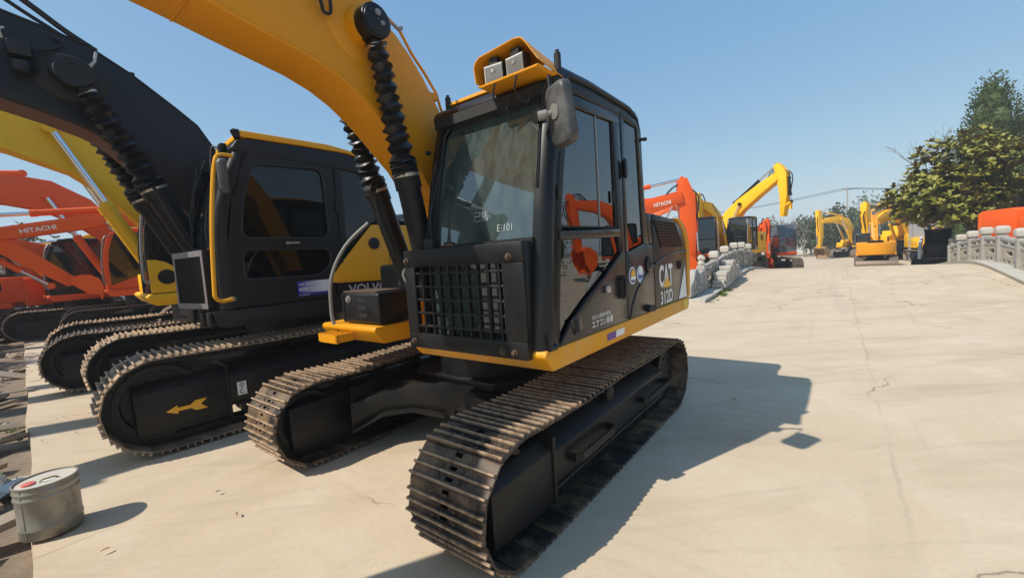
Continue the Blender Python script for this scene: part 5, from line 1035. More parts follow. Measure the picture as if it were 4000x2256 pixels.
def balustrade(label, t, ss, out, lion_ends):
    """posts at the stations ss along line t; out = +1 when the road lies on the +t side"""
    R = thing('stone_balustrade', label, 'balustrade', P(ss[0], t, zroad(ss[0])), 0)
    org = P(ss[0], t, zroad(ss[0]))
    def W(s, dt, z): return P(s, t+dt, z)-org
    zk = 0.11
    k = MB(); n = 40; s0 = ss[0]-1.55; s1 = ss[-1]+0.5; rings = []
    for i in range(n+1):
        s = s0+(s1-s0)*i/n; z = zroad(s); rings.append([W(s, -0.22, z-0.4), W(s, 0.30*out if out > 0 else 0.22, z-0.4) if out > 0 else W(s, 0.22, z-0.4), W(s, 0.46 if out > 0 else 0.22, z+zk), W(s, -0.22 if out > 0 else -0.46, z+zk)] if True else None)
    k.loft(rings); k.build('kerb_plinth', STONE_PALE, R, bevel=0.01)
    for i, s in enumerate(ss):
        z = zroad(s)+zk-0.005; end = i in (0, len(ss)-1)
        mb = MB(); h = 0.80 if not end else 0.74; w = 0.115
        a, b_ = 0.115, 0.115
        def ring(zz, k_): return [W(s-a*k_, -b_*k_, zz), W(s+a*k_, -b_*k_, zz), W(s+a*k_, b_*k_, zz), W(s-a*k_, b_*k_, zz)]
        mb.loft([ring(z, 1), ring(z+h-0.06, 1), ring(z+h-0.03, 1.06), ring(z+h, 1.0)]); po = mb.build('post', STONE, R, bevel=0.012)
        mb = MB()
        if end and lion_ends:
            mb.loft([ring(z+h+0.002, 0.95), ring(z+h+0.05, 0.95), ring(z+h+0.05, 0.8)]); mb.build('lion_base', STONE_PALE, po, bevel=0.01)
            mb = MB(); c_ = W(s, 0, z+h)
            mb.lathe([(0.02, 0.05), (0.10, 0.07), (0.105, 0.13), (0.075, 0.19), (0.06, 0.21)], c_, (0,0,1), 12); mb.lathe([(0.01, -0.10), (0.07, -0.08), (0.10, -0.02), (0.095, 0.04), (0.05, 0.09), (0.01, 0.10)], c_+Vector((0,0,0.27)), (0.3,-0.5,0.25), 12)
            mb.lathe([(0.01, 0), (0.05, 0.015), (0.05, 0.05), (0.02, 0.07)], c_+Vector((0.02,-0.08,0.25)), (0.3,-0.6,0), 10)
            for q in (-1, 1): mb.tube([c_+Vector((q*0.05,-0.04,0.14)), c_+Vector((q*0.055,-0.075,0.06))], [0.035, 0.03], 8)
            mb.build('lion_figure', STONE_PALE, po, smooth=60)
        else:
            mb.loft([ring(z+h+0.002, 0.72), ring(z+h+0.045, 0.72)]); mb.loft([ring(z+h+0.046, 0.98), ring(z+h+0.07, 1.2), ring(z+h+0.22, 1.24), ring(z+h+0.27, 1.0), ring(z+h+0.285, 0.6)]); mb.build('post_cap', STONE_PALE, po, bevel=0.006, seg=1)
    for i in range(len(ss)-1):
        a = ss[i]+0.118; b_ = ss[i+1]-0.118; za = zroad(ss[i])+zk; zb = zroad(ss[i+1])+zk
        def Q(u, dt, z): return W(a+(b_-a)*u, dt, za+(zb-za)*u+z)
        def bar(mb, u0, u1, z0, z1, hw):
            mb.hexa([Q(u0,-hw,z0), Q(u1,-hw,z0), Q(u1,hw,z0), Q(u0,hw,z0), Q(u0,-hw,z1), Q(u1,-hw,z1), Q(u1,hw,z1), Q(u0,hw,z1)])
        mb = MB(); bar(mb, 0, 1, 0.66, 0.76, 0.075); mb.build('top_rail', STONE, R, bevel=0.015)
        mb = MB(); bar(mb, 0, 1, 0.495, 0.555, 0.06); bar(mb, 0, 1, 0.0, 0.028, 0.06); mb.build('mid_rail', STONE, R, bevel=0.008)
        mb = MB()
        # panel pierced by a cloud shaped hole, and a row of small openings under it
        for u0, u1, z0, z1 in ((0, 0.30, 0.12, 0.49), (0.70, 1, 0.12, 0.49), (0.30, 0.70, 0.12, 0.235), (0.30, 0.70, 0.405, 0.49), (0.30, 0.38, 0.235, 0.275), (0.30, 0.35, 0.365, 0.405), (0.62, 0.70, 0.235, 0.265), (0.65, 0.70, 0.37, 0.405), (0.44, 0.49, 0.385, 0.405), (0.54, 0.60, 0.385, 0.405), (0.48, 0.53, 0.235, 0.255),
                               (0, 0.10, 0.03, 0.12), (0.30, 0.42, 0.03, 0.12), (0.62, 0.74, 0.03, 0.12), (0.92, 1, 0.03, 0.12)): bar(mb, u0, u1, z0, z1, 0.042)
        mb.build('panel', STONE_TAN, R, smooth=0)
        mb = MB()
        for u in (0.5,):
            c_ = Q(u, 0, 0.556); mb.lathe([(0.05, 0), (0.075, 0.02), (0.06, 0.06), (0.085, 0.095), (0.07, 0.102)], c_, (0,0,1), 10)
        for u0, u1 in ((0, 0.08), (0.92, 1)): bar(mb, u0, u1, 0.556, 0.659, 0.05)
        mb.build('vase_support', STONE_PALE, R, smooth=50)
    return R, W
ssL = [13.64+(27.6-13.64)*i/8 for i in range(9)]
RL, WL = balustrade('grey carved stone balustrade on the left side of the bridge, behind the nearest excavator', -3.2, ssL, 1, True)
ssR = [13.9+(26.0-13.9)*i/7 for i in range(8)]
RR, WR = balustrade('pale stone balustrade on the right side of the bridge at the right edge', 4.0, ssR, -1, True)
def end_panel(R, W, s0, nm='end_scroll'):
    z = zroad(s0)+0.105
    prof = [(0, 0), (-1.45, 0), (-1.45, 0.22), (-1.38, 0.34), (-1.2, 0.40), (-1.08, 0.46), (-0.98, 0.62), (-0.84, 0.72), (-0.66, 0.73), (-0.52, 0.66), (-0.40, 0.58), (-0.2, 0.60), (0, 0.66)]
    rings = [[W(s0+x-0.12, dt, z+h) for x, h in prof] for dt in (-0.09, 0.09)]
    mb = MB(); mb.loft(rings); o = mb.build(nm, STONE, R, bevel=0.02, seg=2)
    # carved twig lines on the road side
    sgn = 1 if R is RL else -1
    mb = MB()
    for pts in ([(-1.2, 0.10), (-0.85, 0.22), (-0.62, 0.30), (-0.40, 0.42)], [(-0.85, 0.22), (-0.80, 0.40), (-0.86, 0.60)], [(-0.62, 0.30), (-0.66, 0.45), (-0.60, 0.58)], [(-0.62, 0.30), (-0.35, 0.22), (-0.22, 0.28)], [(-1.05, 0.15), (-1.12, 0.28)], [(-0.80, 0.40), (-0.95, 0.48)], [(-0.85, 0.22), (-0.7, 0.12), (-0.5, 0.10)]):
        mb.tube([W(s0+x-0.12, sgn*0.088, z+h) for x, h in pts], 0.014, 5)
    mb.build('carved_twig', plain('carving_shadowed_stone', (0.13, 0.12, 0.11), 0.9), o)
end_panel(RL, WL, ssL[0]); end_panel(RR, WR, ssR[0])
# cut stone blocks stacked on the kerb by the left balustrade
rb = random.Random(5); rows = [(0, 14.30, 17.3), (1, 14.32, 17.0), (2, 14.55, 16.9), (3, 14.6, 16.6), (4, 15.3, 16.3), (5, 15.7, 16.1)]
for lv, sa, sb in rows:
    s = sa
    while s < sb:
        L = rb.uniform(0.22, 0.30); mb = MB(); h = 0.112; w = rb.uniform(0.16, 0.20); dt = 0.14+rb.uniform(-0.015, 0.015)
        mb.box(-L/2, L/2, -w, w, 0, h-0.008); o = mb.build('stone_block', STONE_PALE, bevel=0.005, seg=1)
        sm = s+L/2; zb = max(zroad(s), zroad(s+L), zroad(sm))+0.11; o.location = P(sm, -3.2+0.28+dt*0.3, zb+0.004+lv*h); o.rotation_euler = (0, 0, atan2(AX.y, AX.x)+rb.uniform(-0.04, 0.04))
        tag(o, 'rough cut pale stone block in the stack against the left balustrade', 'stone block', 'cut stone blocks stacked by the left balustrade'); s += L+0.012
# ------------------------------------------------------------------ the rest of the left row
excavator('bright yellow excavator with chrome boom rods, behind the charcoal excavator', (-6.22, 8.72, 0), -134.0, KOM_Y, BLACK, 1.0, detail=1, half=2.4, lower_door=True, skirt_z=1.17, shoem=SHOE_DUST, group='excavators parked in the left row',
    ram_at=(1.91, 4.2), boom=[(0.14, 1.75), (0.75, 2.88), (1.07, 3.41), (1.57, 3.86), (2.38, 4.2), (4.6, 4.5), (6.0, 4.2)], boom_th=[0.35, 0.6, 0.74, 0.78, 0.78, 0.5, 0.3], arm=[(6.3, 4.8), (6.05, 4.2), (5.8, 2.9), (5.5, 1.5)], arm_th=[0.22, 0.45, 0.4, 0.25], bkt=(None, -40, 1.1, 1.2, None), tail=2.7, boom_y=-0.1)
V_ = lambda X, Y: Vector((-3.166, 6.191, 0))+Vector((cos(radians(-133.16)), sin(radians(-133.16)), 0))*X+Vector((-sin(radians(-133.16)), cos(radians(-133.16)), 0))*Y
excavator('orange excavator with a nearly level white lettered boom at the left edge', V_(-1.5, -9.2), -134.07, ORANGE, ORANGE, 1.0, 0, group='excavators parked in the left row',
    boom=[(0.3, 1.7), (1.1, 2.9), (1.9, 3.33), (2.85, 3.24), (4.64, 2.89), (5.1, 2.82)], boom_th=[0.3, 0.42, 0.40, 0.30, 0.26, 0.22], arm=[(5.2, 3.3), (5.0, 2.95), (4.2, 2.25), (3.55, 1.66)], arm_th=[0.2, 0.36, 0.36, 0.26], bkt=(None, -95, 0.55, 0.7, ORANGE), text='HITACHI', text_at=(4.30, 2.90, (-1, 0.19), 0.62, 0.11))
excavator('orange excavator with high arched boom and orange framed cab at the far left', V_(0.3, -11.5), -134.07, ORANGE, ORANGE, 1.0, detail=1, skirt_z=1.18, group='excavators parked in the left row',
    boom=[(0.3, 1.8), (0.8, 3.1), (1.35, 3.75), (2.0, 4.15), (2.8, 4.3), (4.2, 4.2), (5.4, 3.9)], boom_th=[0.35, 0.6, 0.8, 0.85, 0.8, 0.5, 0.3], arm=[(5.6, 4.5), (5.35, 3.9), (5.1, 2.7), (4.8, 1.4)], arm_th=[0.22, 0.45, 0.4, 0.25], bkt=(None, -40, 1.0, 1.1, None), glassm=glass('amber_cab_glass', (0.42, 0.34, 0.07), 1.6, 0.05))
excavator('orange excavator farthest back at the left edge, only tracks and low boom showing', V_(4.6, -16.5), -150, ORANGE, BLACK, 0.9, detail=1, group='excavators parked in the left row',
    boom=[(0.3, 1.6), (1.2, 2.5), (2.2, 2.6), (4.3, 2.0)], boom_th=[0.3, 0.5, 0.5, 0.3], arm=[(4.6, 2.4), (4.3, 2.0), (3.7, 1.4), (3.0, 0.8)], arm_th=[0.2, 0.36, 0.36, 0.25], bkt=(None, -60, 0.8, 0.9, None))
excavator('orange excavator with a low folded boom seen between the level boom and the far tracks', V_(1.6, -14.2), -128, ORANGE, BLACK, 1.0, 0, group='excavators parked in the left row', skirt_z=1.1,
    boom=[(0.3, 1.7), (1.0, 2.7), (1.9, 2.95), (3.2, 2.5), (4.6, 2.0)], boom_th=[0.3, 0.5, 0.55, 0.45, 0.28], arm=[(5.0, 2.5), (4.7, 2.1), (4.0, 1.4), (3.3, 0.9)], arm_th=[0.2, 0.4, 0.36, 0.25], bkt=(None, -60, 0.8, 0.9, None))
excavator('orange excavator with a dark cab far back at the left edge behind the folded booms', V_(2.4, -20.5), -140, ORANGE_OLD, BLACK, 1.05, 0, group='excavators parked in the left row', skirt_z=1.1,
    boom=[(0.3, 1.7), (0.9, 3.0), (1.7, 3.7), (2.8, 3.8), (5.0, 3.2)], boom_th=[0.35, 0.6, 0.75, 0.6, 0.3], arm=[(5.4, 3.7), (5.1, 3.2), (4.8, 2.2), (4.4, 1.2)], arm_th=[0.2, 0.42, 0.4, 0.25], bkt=(None, -40, 0.9, 1.0, None))
excavator('bright yellow excavator far back in the left row, glimpsed behind the orange booms', V_(-2.4, -15.5), -134, KOM_Y, BLACK, 1.0, 0, group='excavators parked in the left row',
    boom=[(0.3, 1.7), (0.9, 2.9), (1.6, 3.6), (2.6, 3.5), (5.2, 2.6)], boom_th=[0.35, 0.6, 0.75, 0.6, 0.3], arm=[(5.6, 3.0), (5.3, 2.6), (4.9, 1.8), (4.4, 1.0)], arm_th=[0.2, 0.42, 0.4, 0.25], bkt=(None, -40, 0.9, 1.0, None))

# ------------------------------------------------------------------ beyond and beside the bridge
def yw(x, y): return math.degrees(atan2(y, x))
excavator('orange excavator with white lettering on its boom, arm hanging straight down behind the nearest cab', (1.5, 16.6, -0.02), yw(1, -0.10), ORANGE, BLACK, 1.0, 0,
    boom=[(0.3, 1.6), (0.9, 2.7), (1.7, 3.15), (2.6, 3.1), (4.0, 3.12), (5.05, 3.38)], boom_th=[0.35, 0.6, 0.7, 0.6, 0.52, 0.40], arm=[(5.10, 4.05), (5.22, 3.4), (5.28, 2.2), (5.32, 1.0)], arm_th=[0.30, 0.60, 0.52, 0.30], bkt=((5.30, 1.05), -50, 0.95, 1.05, ORANGE), text='HITACHI', text_at=(4.02, 3.06, (1, 0.16), 0.62, 0.14))
excavator('orange excavator facing the camera with a blue tinted black framed cab beside the stone lion', (8.05, 19.6, -0.02), yw(-0.32, -0.95), ORANGE_OLD, BLACK, 0.92, 0,
    boom=[(0.3, 1.4), (1.0, 1.9), (1.8, 2.0), (3.4, 1.6)], boom_th=[0.3, 0.5, 0.5, 0.3], arm=[(3.6, 1.95), (3.4, 1.6), (3.0, 1.1), (2.6, 0.7)], arm_th=[0.2, 0.36, 0.36, 0.25], bkt=(None, -50, 0.6, 0.9, None))
excavator('yellow excavator with a tall arched boom between the orange cab and the black cab', (11.0, 21.6, -0.02), yw(-0.72, -0.69), KOM_Y, BLACK, 0.92, 0, cabside=1,
    boom=[(0.3, 1.3), (0.9, 2.3), (1.6, 3.0), (2.5, 3.45), (3.4, 3.6)], boom_th=[0.4, 0.6, 0.72, 0.6, 0.4], arm=[(3.9, 4.15), (3.75, 3.6), (3.55, 2.7), (3.35, 1.8)], arm_th=[0.35, 0.52, 0.46, 0.28], bkt=(None, -50, 0.9, 1.0, None), text='KOMATSU', text_at=(1.55, 2.95, (0.83, 0.55), 1.15, 0.16, DECALB))
excavator('yellow excavator with black cab and the highest raised boom, over the left balustrade', (12.75, 26.5, -0.2), yw(0.33, -0.94), KOM_Y, BLACK, 0.95, 0, ramcol=CHASSIS,
    boom=[(0.3, 1.6), (0.7, 2.6), (1.35, 3.4), (2.3, 4.05), (3.4, 4.65), (4.6, 5.25)], boom_th=[0.4, 0.62, 0.8, 0.75, 0.6, 0.45], arm=[(4.50, 5.90), (4.85, 5.3), (4.95, 4.2), (4.85, 3.05)], arm_th=[0.26, 0.60, 0.42, 0.20], link=True, skirt_z=1.15)
excavator('orange boom tip of an excavator standing behind the yellow booms', (9.0, 31.0, -0.4), yw(0.92, -0.38), ORANGE_OLD, BLACK, 1.0, 0,
    boom=[(0.3, 1.6), (0.9, 3.2), (1.8, 4.4), (2.8, 4.7), (4.3, 4.1), (5.2, 3.6)], boom_th=[0.35, 0.6, 0.7, 0.6, 0.45, 0.35], arm=[(5.5, 4.0), (5.2, 3.5), (4.9, 2.5), (4.5, 1.5)], arm_th=[0.25, 0.45, 0.4, 0.25], bkt=(None, -40, 0.9, 1.0, None))
excavator('small orange excavator with grey cab at the far end of the left balustrade', (15.35, 25.5, -0.42), yw(-0.22, -0.97), ORANGE, CABGREY, 0.94, 1, group='excavators beyond the bridge', half=1.75,
    boom=[(0.5, 1.35), (0.75, 2.2), (1.05, 2.75), (1.5, 2.98)], boom_th=[0.3, 0.42, 0.45, 0.34], arm=[(1.85, 3.25), (1.75, 2.9), (1.72, 2.0), (1.85, 1.0)], arm_th=[0.25, 0.38, 0.34, 0.24], bkt=((1.9, 0.95), -20, 0.85, 0.42, ORANGE), glassm=glass('blue_cab_glass', (0.30, 0.40, 0.46), 1.9, 0.25, film=(0.35, 0.42, 0.46)), tail=2.0, shoem=SHOE_BG, boom_y=-0.55)
excavator('yellow excavator far off with its boom pointing left before the trees', (36.2, 44.5, -0.95), yw(-0.96, -0.28), KOM_Y, BLACK, 1.0, 0, group='excavators beyond the bridge',
    boom=[(0.3, 1.6), (0.8, 2.8), (1.5, 3.75), (2.5, 4.0), (4.1, 3.95), (4.9, 3.85)], boom_th=[0.4, 0.6, 0.78, 0.65, 0.5, 0.35], arm=[(5.2, 5.0), (5.05, 4.2), (4.95, 2.6), (5.05, 1.2)], arm_th=[0.40, 0.7, 0.55, 0.28], bkt=(None, -60, 0.9, 1.1, plain('rusty_bucket', (0.28, 0.17, 0.09), 0.8, 0.1, 0.4, 6, 0.3)))
excavator('yellow excavator with a worn dozer blade turned to the camera, engine cover open', (23.7, 27.6, -0.62), yw(-0.62, -0.78), CAT_Y, BLACK, 0.72, 1, group='excavators beyond the bridge', swing=180, blade=True,
    boom=[(0.3, 1.5), (0.8, 2.8), (1.4, 3.8), (2.2, 4.3), (3.6, 4.6)], boom_th=[0.35, 0.55, 0.6, 0.5, 0.35], arm=[(3.9, 5.2), (3.8, 4.7), (3.9, 3.4), (4.0, 2.2)], arm_th=[0.2, 0.4, 0.36, 0.25], bkt=(None, -40, 0.8, 0.9, None), tail=2.0)
excavator('large yellow excavator side on behind the dozer blade, under the broad leaved tree', (31.6, 33.6, -0.75), yw(-0.93, -0.36), KOM_Y, KOM_Y, 1.25, 0, group='excavators beyond the bridge', cabside=1,
    boom=[(0.3, 1.6), (0.9, 2.6), (1.8, 3.0), (3.0, 2.7), (4.4, 2.2)], boom_th=[0.4, 0.65, 0.75, 0.6, 0.35], arm=[(4.5, 3.6), (4.45, 2.9), (4.3, 1.9), (4.1, 1.0)], arm_th=[0.3, 0.5, 0.45, 0.3], bkt=(None, -50, 1.0, 1.2, MATS['rusty_bucket']), text='CAT', text_at=(2.6, 2.75, (-1, 0.15), 0.55, 0.24))
excavator('yellow excavator with boom raised among the leaves of the broad leaved tree', (30.2, 30.2, -0.7), yw(-0.5, -0.86), KOM_Y, KOM_Y, 0.9, 0, group='excavators beyond the bridge',
    boom=[(0.3, 1.6), (0.6, 2.6), (0.9, 3.5), (1.2, 4.2)], boom_th=[0.4, 0.6, 0.6, 0.4], arm=[(1.6, 4.6), (1.4, 4.2), (1.5, 3.0), (1.7, 1.6)], arm_th=[0.3, 0.45, 0.4, 0.3], bkt=(None, -30, 0.9, 1.0, MATS['rusty_bucket']))
excavator('orange excavator seen from its counterweight behind the right balustrade at the right edge', (18.55, 13.6, -0.02), yw(-0.2, -0.98), ORANGE, BLACK, 1.0, 0, group='excavators beside the bridge', skirt_z=1.0,
    boom=[(0.3, 1.6), (0.8, 2.8), (1.4, 3.5), (2.2, 3.8), (3.6, 3.9)], boom_th=[0.35, 0.55, 0.7, 0.6, 0.35], arm=[(3.9, 4.4), (3.75, 3.9), (3.6, 2.7), (3.5, 1.6)], arm_th=[0.25, 0.45, 0.4, 0.28], bkt=(None, -60, 1.0, 1.1, ORANGE))

def skid_steer():
    R = thing('skid_steer_loader', 'white and black skid steer loader by the far end of the right balustrade', 'loader', (21.15, 21.0, -0.46), radians(yw(-0.72, -0.69)))
    W_ = WHITEP
    mb = MB(); mb.box(-1.2, 0.55, -0.55, 0.55, 0.35, 1.15); mb.build('body', W_, R, bevel=0.05)
    mb = MB(); mb.prism([(-0.6, 1.15), (0.50, 1.15), (0.42, 1.95), (-0.5, 2.0)], -0.47, -0.40); mb.prism([(-0.6, 1.15), (0.50, 1.15), (0.42, 1.95), (-0.5, 2.0)], 0.40, 0.47); mb.box(-0.55, 0.5, -0.5, 0.5, 1.93, 2.02); mb.box(-0.6, -0.5, -0.45, 0.45, 1.15, 1.95); mb.build('cab', BLACK, R, bevel=0.02)
    mb = MB(); mb.box(0.555, 0.60, -0.52, 0.52, 0.62, 1.30); mb.build('front_plate', CHASSIS, R, bevel=0.01)
    mb = MB(); mb.box(-0.4, 0.1, -0.25, 0.25, 0.95, 1.1); mb.box(-0.45, -0.3, -0.25, 0.25, 1.1, 1.7); mb.build('seat', SEATD, R, bevel=0.03)
    for x in (-0.8, 0.35):
        for s_ in (-1, 1):
            mb = MB(); mb.lathe([(0.20, -0.12), (0.38, -0.13), (0.41, -0.08), (0.41, 0.08), (0.38, 0.13), (0.20, 0.12)], (x, s_*0.72, 0.41), (0,1,0), 24); wh = mb.build('wheel', RUBBER, R)
            mb = MB(); mb.lathe([(0.20, -0.10), (0.20, 0.11), (0.08, 0.13)], (x, s_*0.72, 0.41), (0, s_, 0), 16); mb.build('rim', W_, wh)
    for s_ in (-1, 1):
        mb = MB(); beam(mb, [(-1.25, 1.55), (-0.2, 1.45), (0.75, 1.05), (0.98, 0.45)], [0.20, 0.22, 0.2, 0.22], s_*0.62-0.06, s_*0.62+0.06); mb.build('lift_arm', W_, R, bevel=0.015)
        mb = MB(); mb.cyl((0.60, s_*0.45, 1.05), (1.0, s_*0.45, 0.35), 0.045, n=10); mb.build('tilt_cylinder', CHASSIS, R)
    mb = MB(); prof = [(1.02, 0.60), (1.0, 0.10), (1.10, 0.02), (1.75, 0.03), (1.75, 0.05), (1.14, 0.08), (1.07, 0.14), (1.08, 0.60)]; mb.prism(prof, -0.90, 0.90); bk = mb.build('bucket', CHASSIS, R)
    for s_ in (-0.9, 0.88):
        mb = MB(); mb.prism([(1.04, 0.60), (1.02, 0.08), (1.75, 0.04), (1.6, 0.3)], s_, s_+0.02); mb.build('bucket_side', CHASSIS, bk)
    rr = random.Random(3)
    for k in range(9):
        mb = MB(); x = rr.uniform(1.2, 1.6); y = rr.uniform(-0.7, 0.7); a = rr.uniform(0, pi); L = rr.uniform(0.3, 0.6)
        mb.tube([(x-cos(a)*L*0.3, y-sin(a)*L*0.5, 0.10+rr.random()*0.1), (x, y, 0.2), (x+cos(a)*L*0.3, y+sin(a)*L*0.5, 0.12+rr.random()*0.2)], 0.015, 5); o = mb.build('scrap_rod', plain('scrap', (0.2, 0.17, 0.14), 0.7, 0.3), bk)
    return R
skid_steer()
# ------------------------------------------------------------------ trees and plants
def leaf_mat(name, top, top2, back, rough=0.4, trans=0.25):
    m, nt, b = _new(name); geo = N(nt, 'ShaderNodeNewGeometry'); oc = coord(nt)
    n1 = noise(nt, 1.3, 3, 0.6, oc); n2 = noise(nt, 9, 2, 0.5, oc); c = mix(nt, ramp(nt, n1, 0.35, 0.65), top, top2); c = mix(nt, ramp(nt, n2, 0.35, 0.75), c, tuple(x*0.55 for x in top))
    c = mix(nt, geo.outputs['Backfacing'], c, back); nt.links.new(c, b.inputs['Base Color']); b.inputs['Roughness'].default_value = rough
    tr = N(nt, 'ShaderNodeBsdfTranslucent'); nt.links.new(c, tr.inputs[0]); ms = N(nt, 'ShaderNodeMixShader'); ms.inputs[0].default_value = trans
    nt.links.new(b.outputs[0], ms.inputs[1]); nt.links.new(tr.outputs[0], ms.inputs[2]); nt.links.new(ms.outputs[0], nt.nodes['Material Output'].inputs[0])
    MATS[name] = m; return m
MAG = leaf_mat('magnolia_leaf', (0.36, 0.34, 0.042), (0.21, 0.24, 0.034), (0.12, 0.085, 0.028), 0.5, 0.2)
CYP = leaf_mat('cypress_leaf', (0.105, 0.145, 0.034), (0.065, 0.105, 0.028), (0.05, 0.075, 0.02), 0.6, 0.2)
FARL = leaf_mat('far_leaf', (0.075, 0.10, 0.040), (0.11, 0.13, 0.055), (0.06, 0.08, 0.035), 0.6, 0.25)
BAMB = leaf_mat('bamboo_leaf', (0.17, 0.19, 0.085), (0.13, 0.155, 0.075), (0.12, 0.14, 0.06), 0.6, 0.3)
WEED = leaf_mat('weed_leaf', (0.12, 0.20, 0.03), (0.18, 0.24, 0.05), (0.12, 0.17, 0.04), 0.5, 0.3)
BARK = plain('bark', (0.085, 0.065, 0.048), 0.9, 0, 0.4, 12, 0.8, 0.03)
DRYB = plain('bare_twig', (0.22, 0.19, 0.16), 0.9, 0, 0.3, 10, 0.3)
def leaf(V, F, p, d, up, L, w, fold=0.12):
    d = d.normalized(); sdv = d.cross(up); sdv = sdv.normalized() if sdv.length > 1e-4 else Vector((1,0,0)); n = sdv.cross(d).normalized()
    b = len(V); m = p+d*L*0.58; q = p+d*L*0.32; e = p+d*L*0.82-n*0.04*L
    V += [tuple(p), tuple(q+sdv*w*0.33+n*fold*w*0.7), tuple(e+sdv*w*0.42+n*fold*w), tuple(p+d*L-n*0.08*L), tuple(e-sdv*w*0.42+n*fold*w), tuple(q-sdv*w*0.33+n*fold*w*0.7), tuple(m-n*0.02*L)]
    F += [(b, b+1, b+6), (b+1, b+2, b+6), (b+2, b+3, b+6), (b+3, b+4, b+6), (b+4, b+5, b+6), (b+5, b, b+6)]
def rand_dir(r):
    while True:
        v = Vector((r.uniform(-1,1), r.uniform(-1,1), r.uniform(-1,1)))
        if 0.05 < v.length < 1: return v.normalized()
def limbs(mb, base, tips, r0, r, wob=0.25):
    for tip in tips:
        n = 6; pts = []; rad = []
        for i in range(n):
            t = i/(n-1); q = base*(1-t)+tip*t; q = q+Vector((r.uniform(-wob, wob), r.uniform(-wob, wob), r.uniform(-wob*0.3, wob*0.6)))*(sin(pi*t)); pts.append(q); rad.append(r0*(1-0.82*t))
        mb.tube(pts, rad, 6)
def broad_tree(name, label, base, lobes, trunk_h, trunk_r, mat, nclump, per, L, w, seed, cat='tree', group=None, rosette=True, lean=(0, 0)):
    r = random.Random(seed); R = thing(name, label, cat, base, 0, group)
    top = Vector((lean[0], lean[1], trunk_h)); mb = MB(); mb.tube([(0, 0, -0.1), (lean[0]*0.3, lean[1]*0.3, trunk_h*0.35), (lean[0]*0.75, lean[1]*0.75, trunk_h*0.75), tuple(top)], [trunk_r*1.25, trunk_r, trunk_r*0.85, trunk_r*0.7], 10)
    limbs(mb, top, [Vector(c) for c, _ in lobes], trunk_r*0.55, r); mb.build('trunk', BARK, R, smooth=60)
    V = []; F = []; tot = sum(rx*ry+ry*rz+rx*rz for _, (rx, ry, rz) in lobes)
    for c, (rx, ry, rz) in lobes:
        k = int(nclump*(rx*ry+ry*rz+rx*rz)/tot)
        for _ in range(k):
            d = rand_dir(r); q = r.uniform(0.72, 1.06) if r.random() < 0.8 else r.uniform(0.3, 0.75); p = Vector(c)+Vector((d.x*rx*q, d.y*ry*q, d.z*rz*q))
            out = (d*0.45+Vector((0, 0, 1.0))+rand_dir(r)*0.35).normalized()
            for j in range(per):
                if rosette:
                    a = 2*pi*j/per+r.random(); u = out.orthogonal().normalized(); v2 = out.cross(u); dd = (u*cos(a)+v2*sin(a))*r.uniform(0.6, 1.0)+out*r.uniform(0.15, 1.1)
                    leaf(V, F, p+dd*0.02, dd, out, L*r.uniform(0.55, 1.25), w*r.uniform(0.7, 1.3))
                else:
                    dd = rand_dir(r); leaf(V, F, p+rand_dir(r)*L*0.9, dd, rand_dir(r), L*r.uniform(0.7, 1.3), w*r.uniform(0.7, 1.3))
    mb = MB(); mb.v = V; mb.f = F; mb.build('crown', mat, R, smooth=0, recalc=False); return R
def cypress(label, base, h, rad, seed, n=5200, group=None):
    r = random.Random(seed); R = thing('cypress_tree', label, 'tree', base, 0, group)
    mb = MB(); mb.tube([(0,0,-0.1), (0.05,0,h*0.4), (0,0,h*0.85)], [0.2, 0.14, 0.03], 8); mb.build('trunk', BARK, R)
    V = []; F = []; cl = []
    for k in range(46):
        t = (k+0.5)/46; w = rad*((1-t)**0.5)*min(1, 0.5+t*3); a = k*2.4+r.uniform(-0.4, 0.4); q = w*r.uniform(0.30, 0.72); s_ = (0.42+0.55*w)*r.uniform(0.8, 1.15)
        cl.append((Vector((cos(a)*q, sin(a)*q, 0.6+(h-1.0)*t)), s_, s_*r.uniform(1.3, 1.9)))
    cl.append((Vector((0.1, 0, h-0.75)), 0.34, 0.8)); cl.append((Vector((-0.3, 0.1, h-1.4)), 0.4, 0.8))
    for c_, sx, sz in cl:
        b = len(V); rings = 5
        for i in range(rings+1):
            ph = pi*i/rings
            for j_ in range(8):
                a = 2*pi*j_/8; V.append(tuple(c_+Vector((cos(a)*sin(ph)*sx*0.52, sin(a)*sin(ph)*sx*0.52, cos(ph)*sz*0.52))))
        for i in range(rings):
            for j_ in range(8): F.append((b+i*8+j_, b+(i+1)*8+j_, b+(i+1)*8+(j_+1) % 8, b+i*8+(j_+1) % 8))
    tot = sum(sx*sz for _, sx, sz in cl)
    for c_, sx, sz in cl:
        for _ in range(int(n*sx*sz/tot)):
            d = rand_dir(r); q = r.uniform(0.55, 1.06); p = c_+Vector((d.x*sx*q, d.y*sx*q, d.z*sz*q)); dd = Vector((d.x, d.y, abs(d.z)*0.4+0.75))+rand_dir(r)*0.45
            leaf(V, F, p, dd, rand_dir(r), r.uniform(0.13, 0.25), r.uniform(0.06, 0.11))
    mb = MB(); mb.v = V; mb.f = F; mb.build('crown', CYP, R, smooth=0, recalc=False); return R
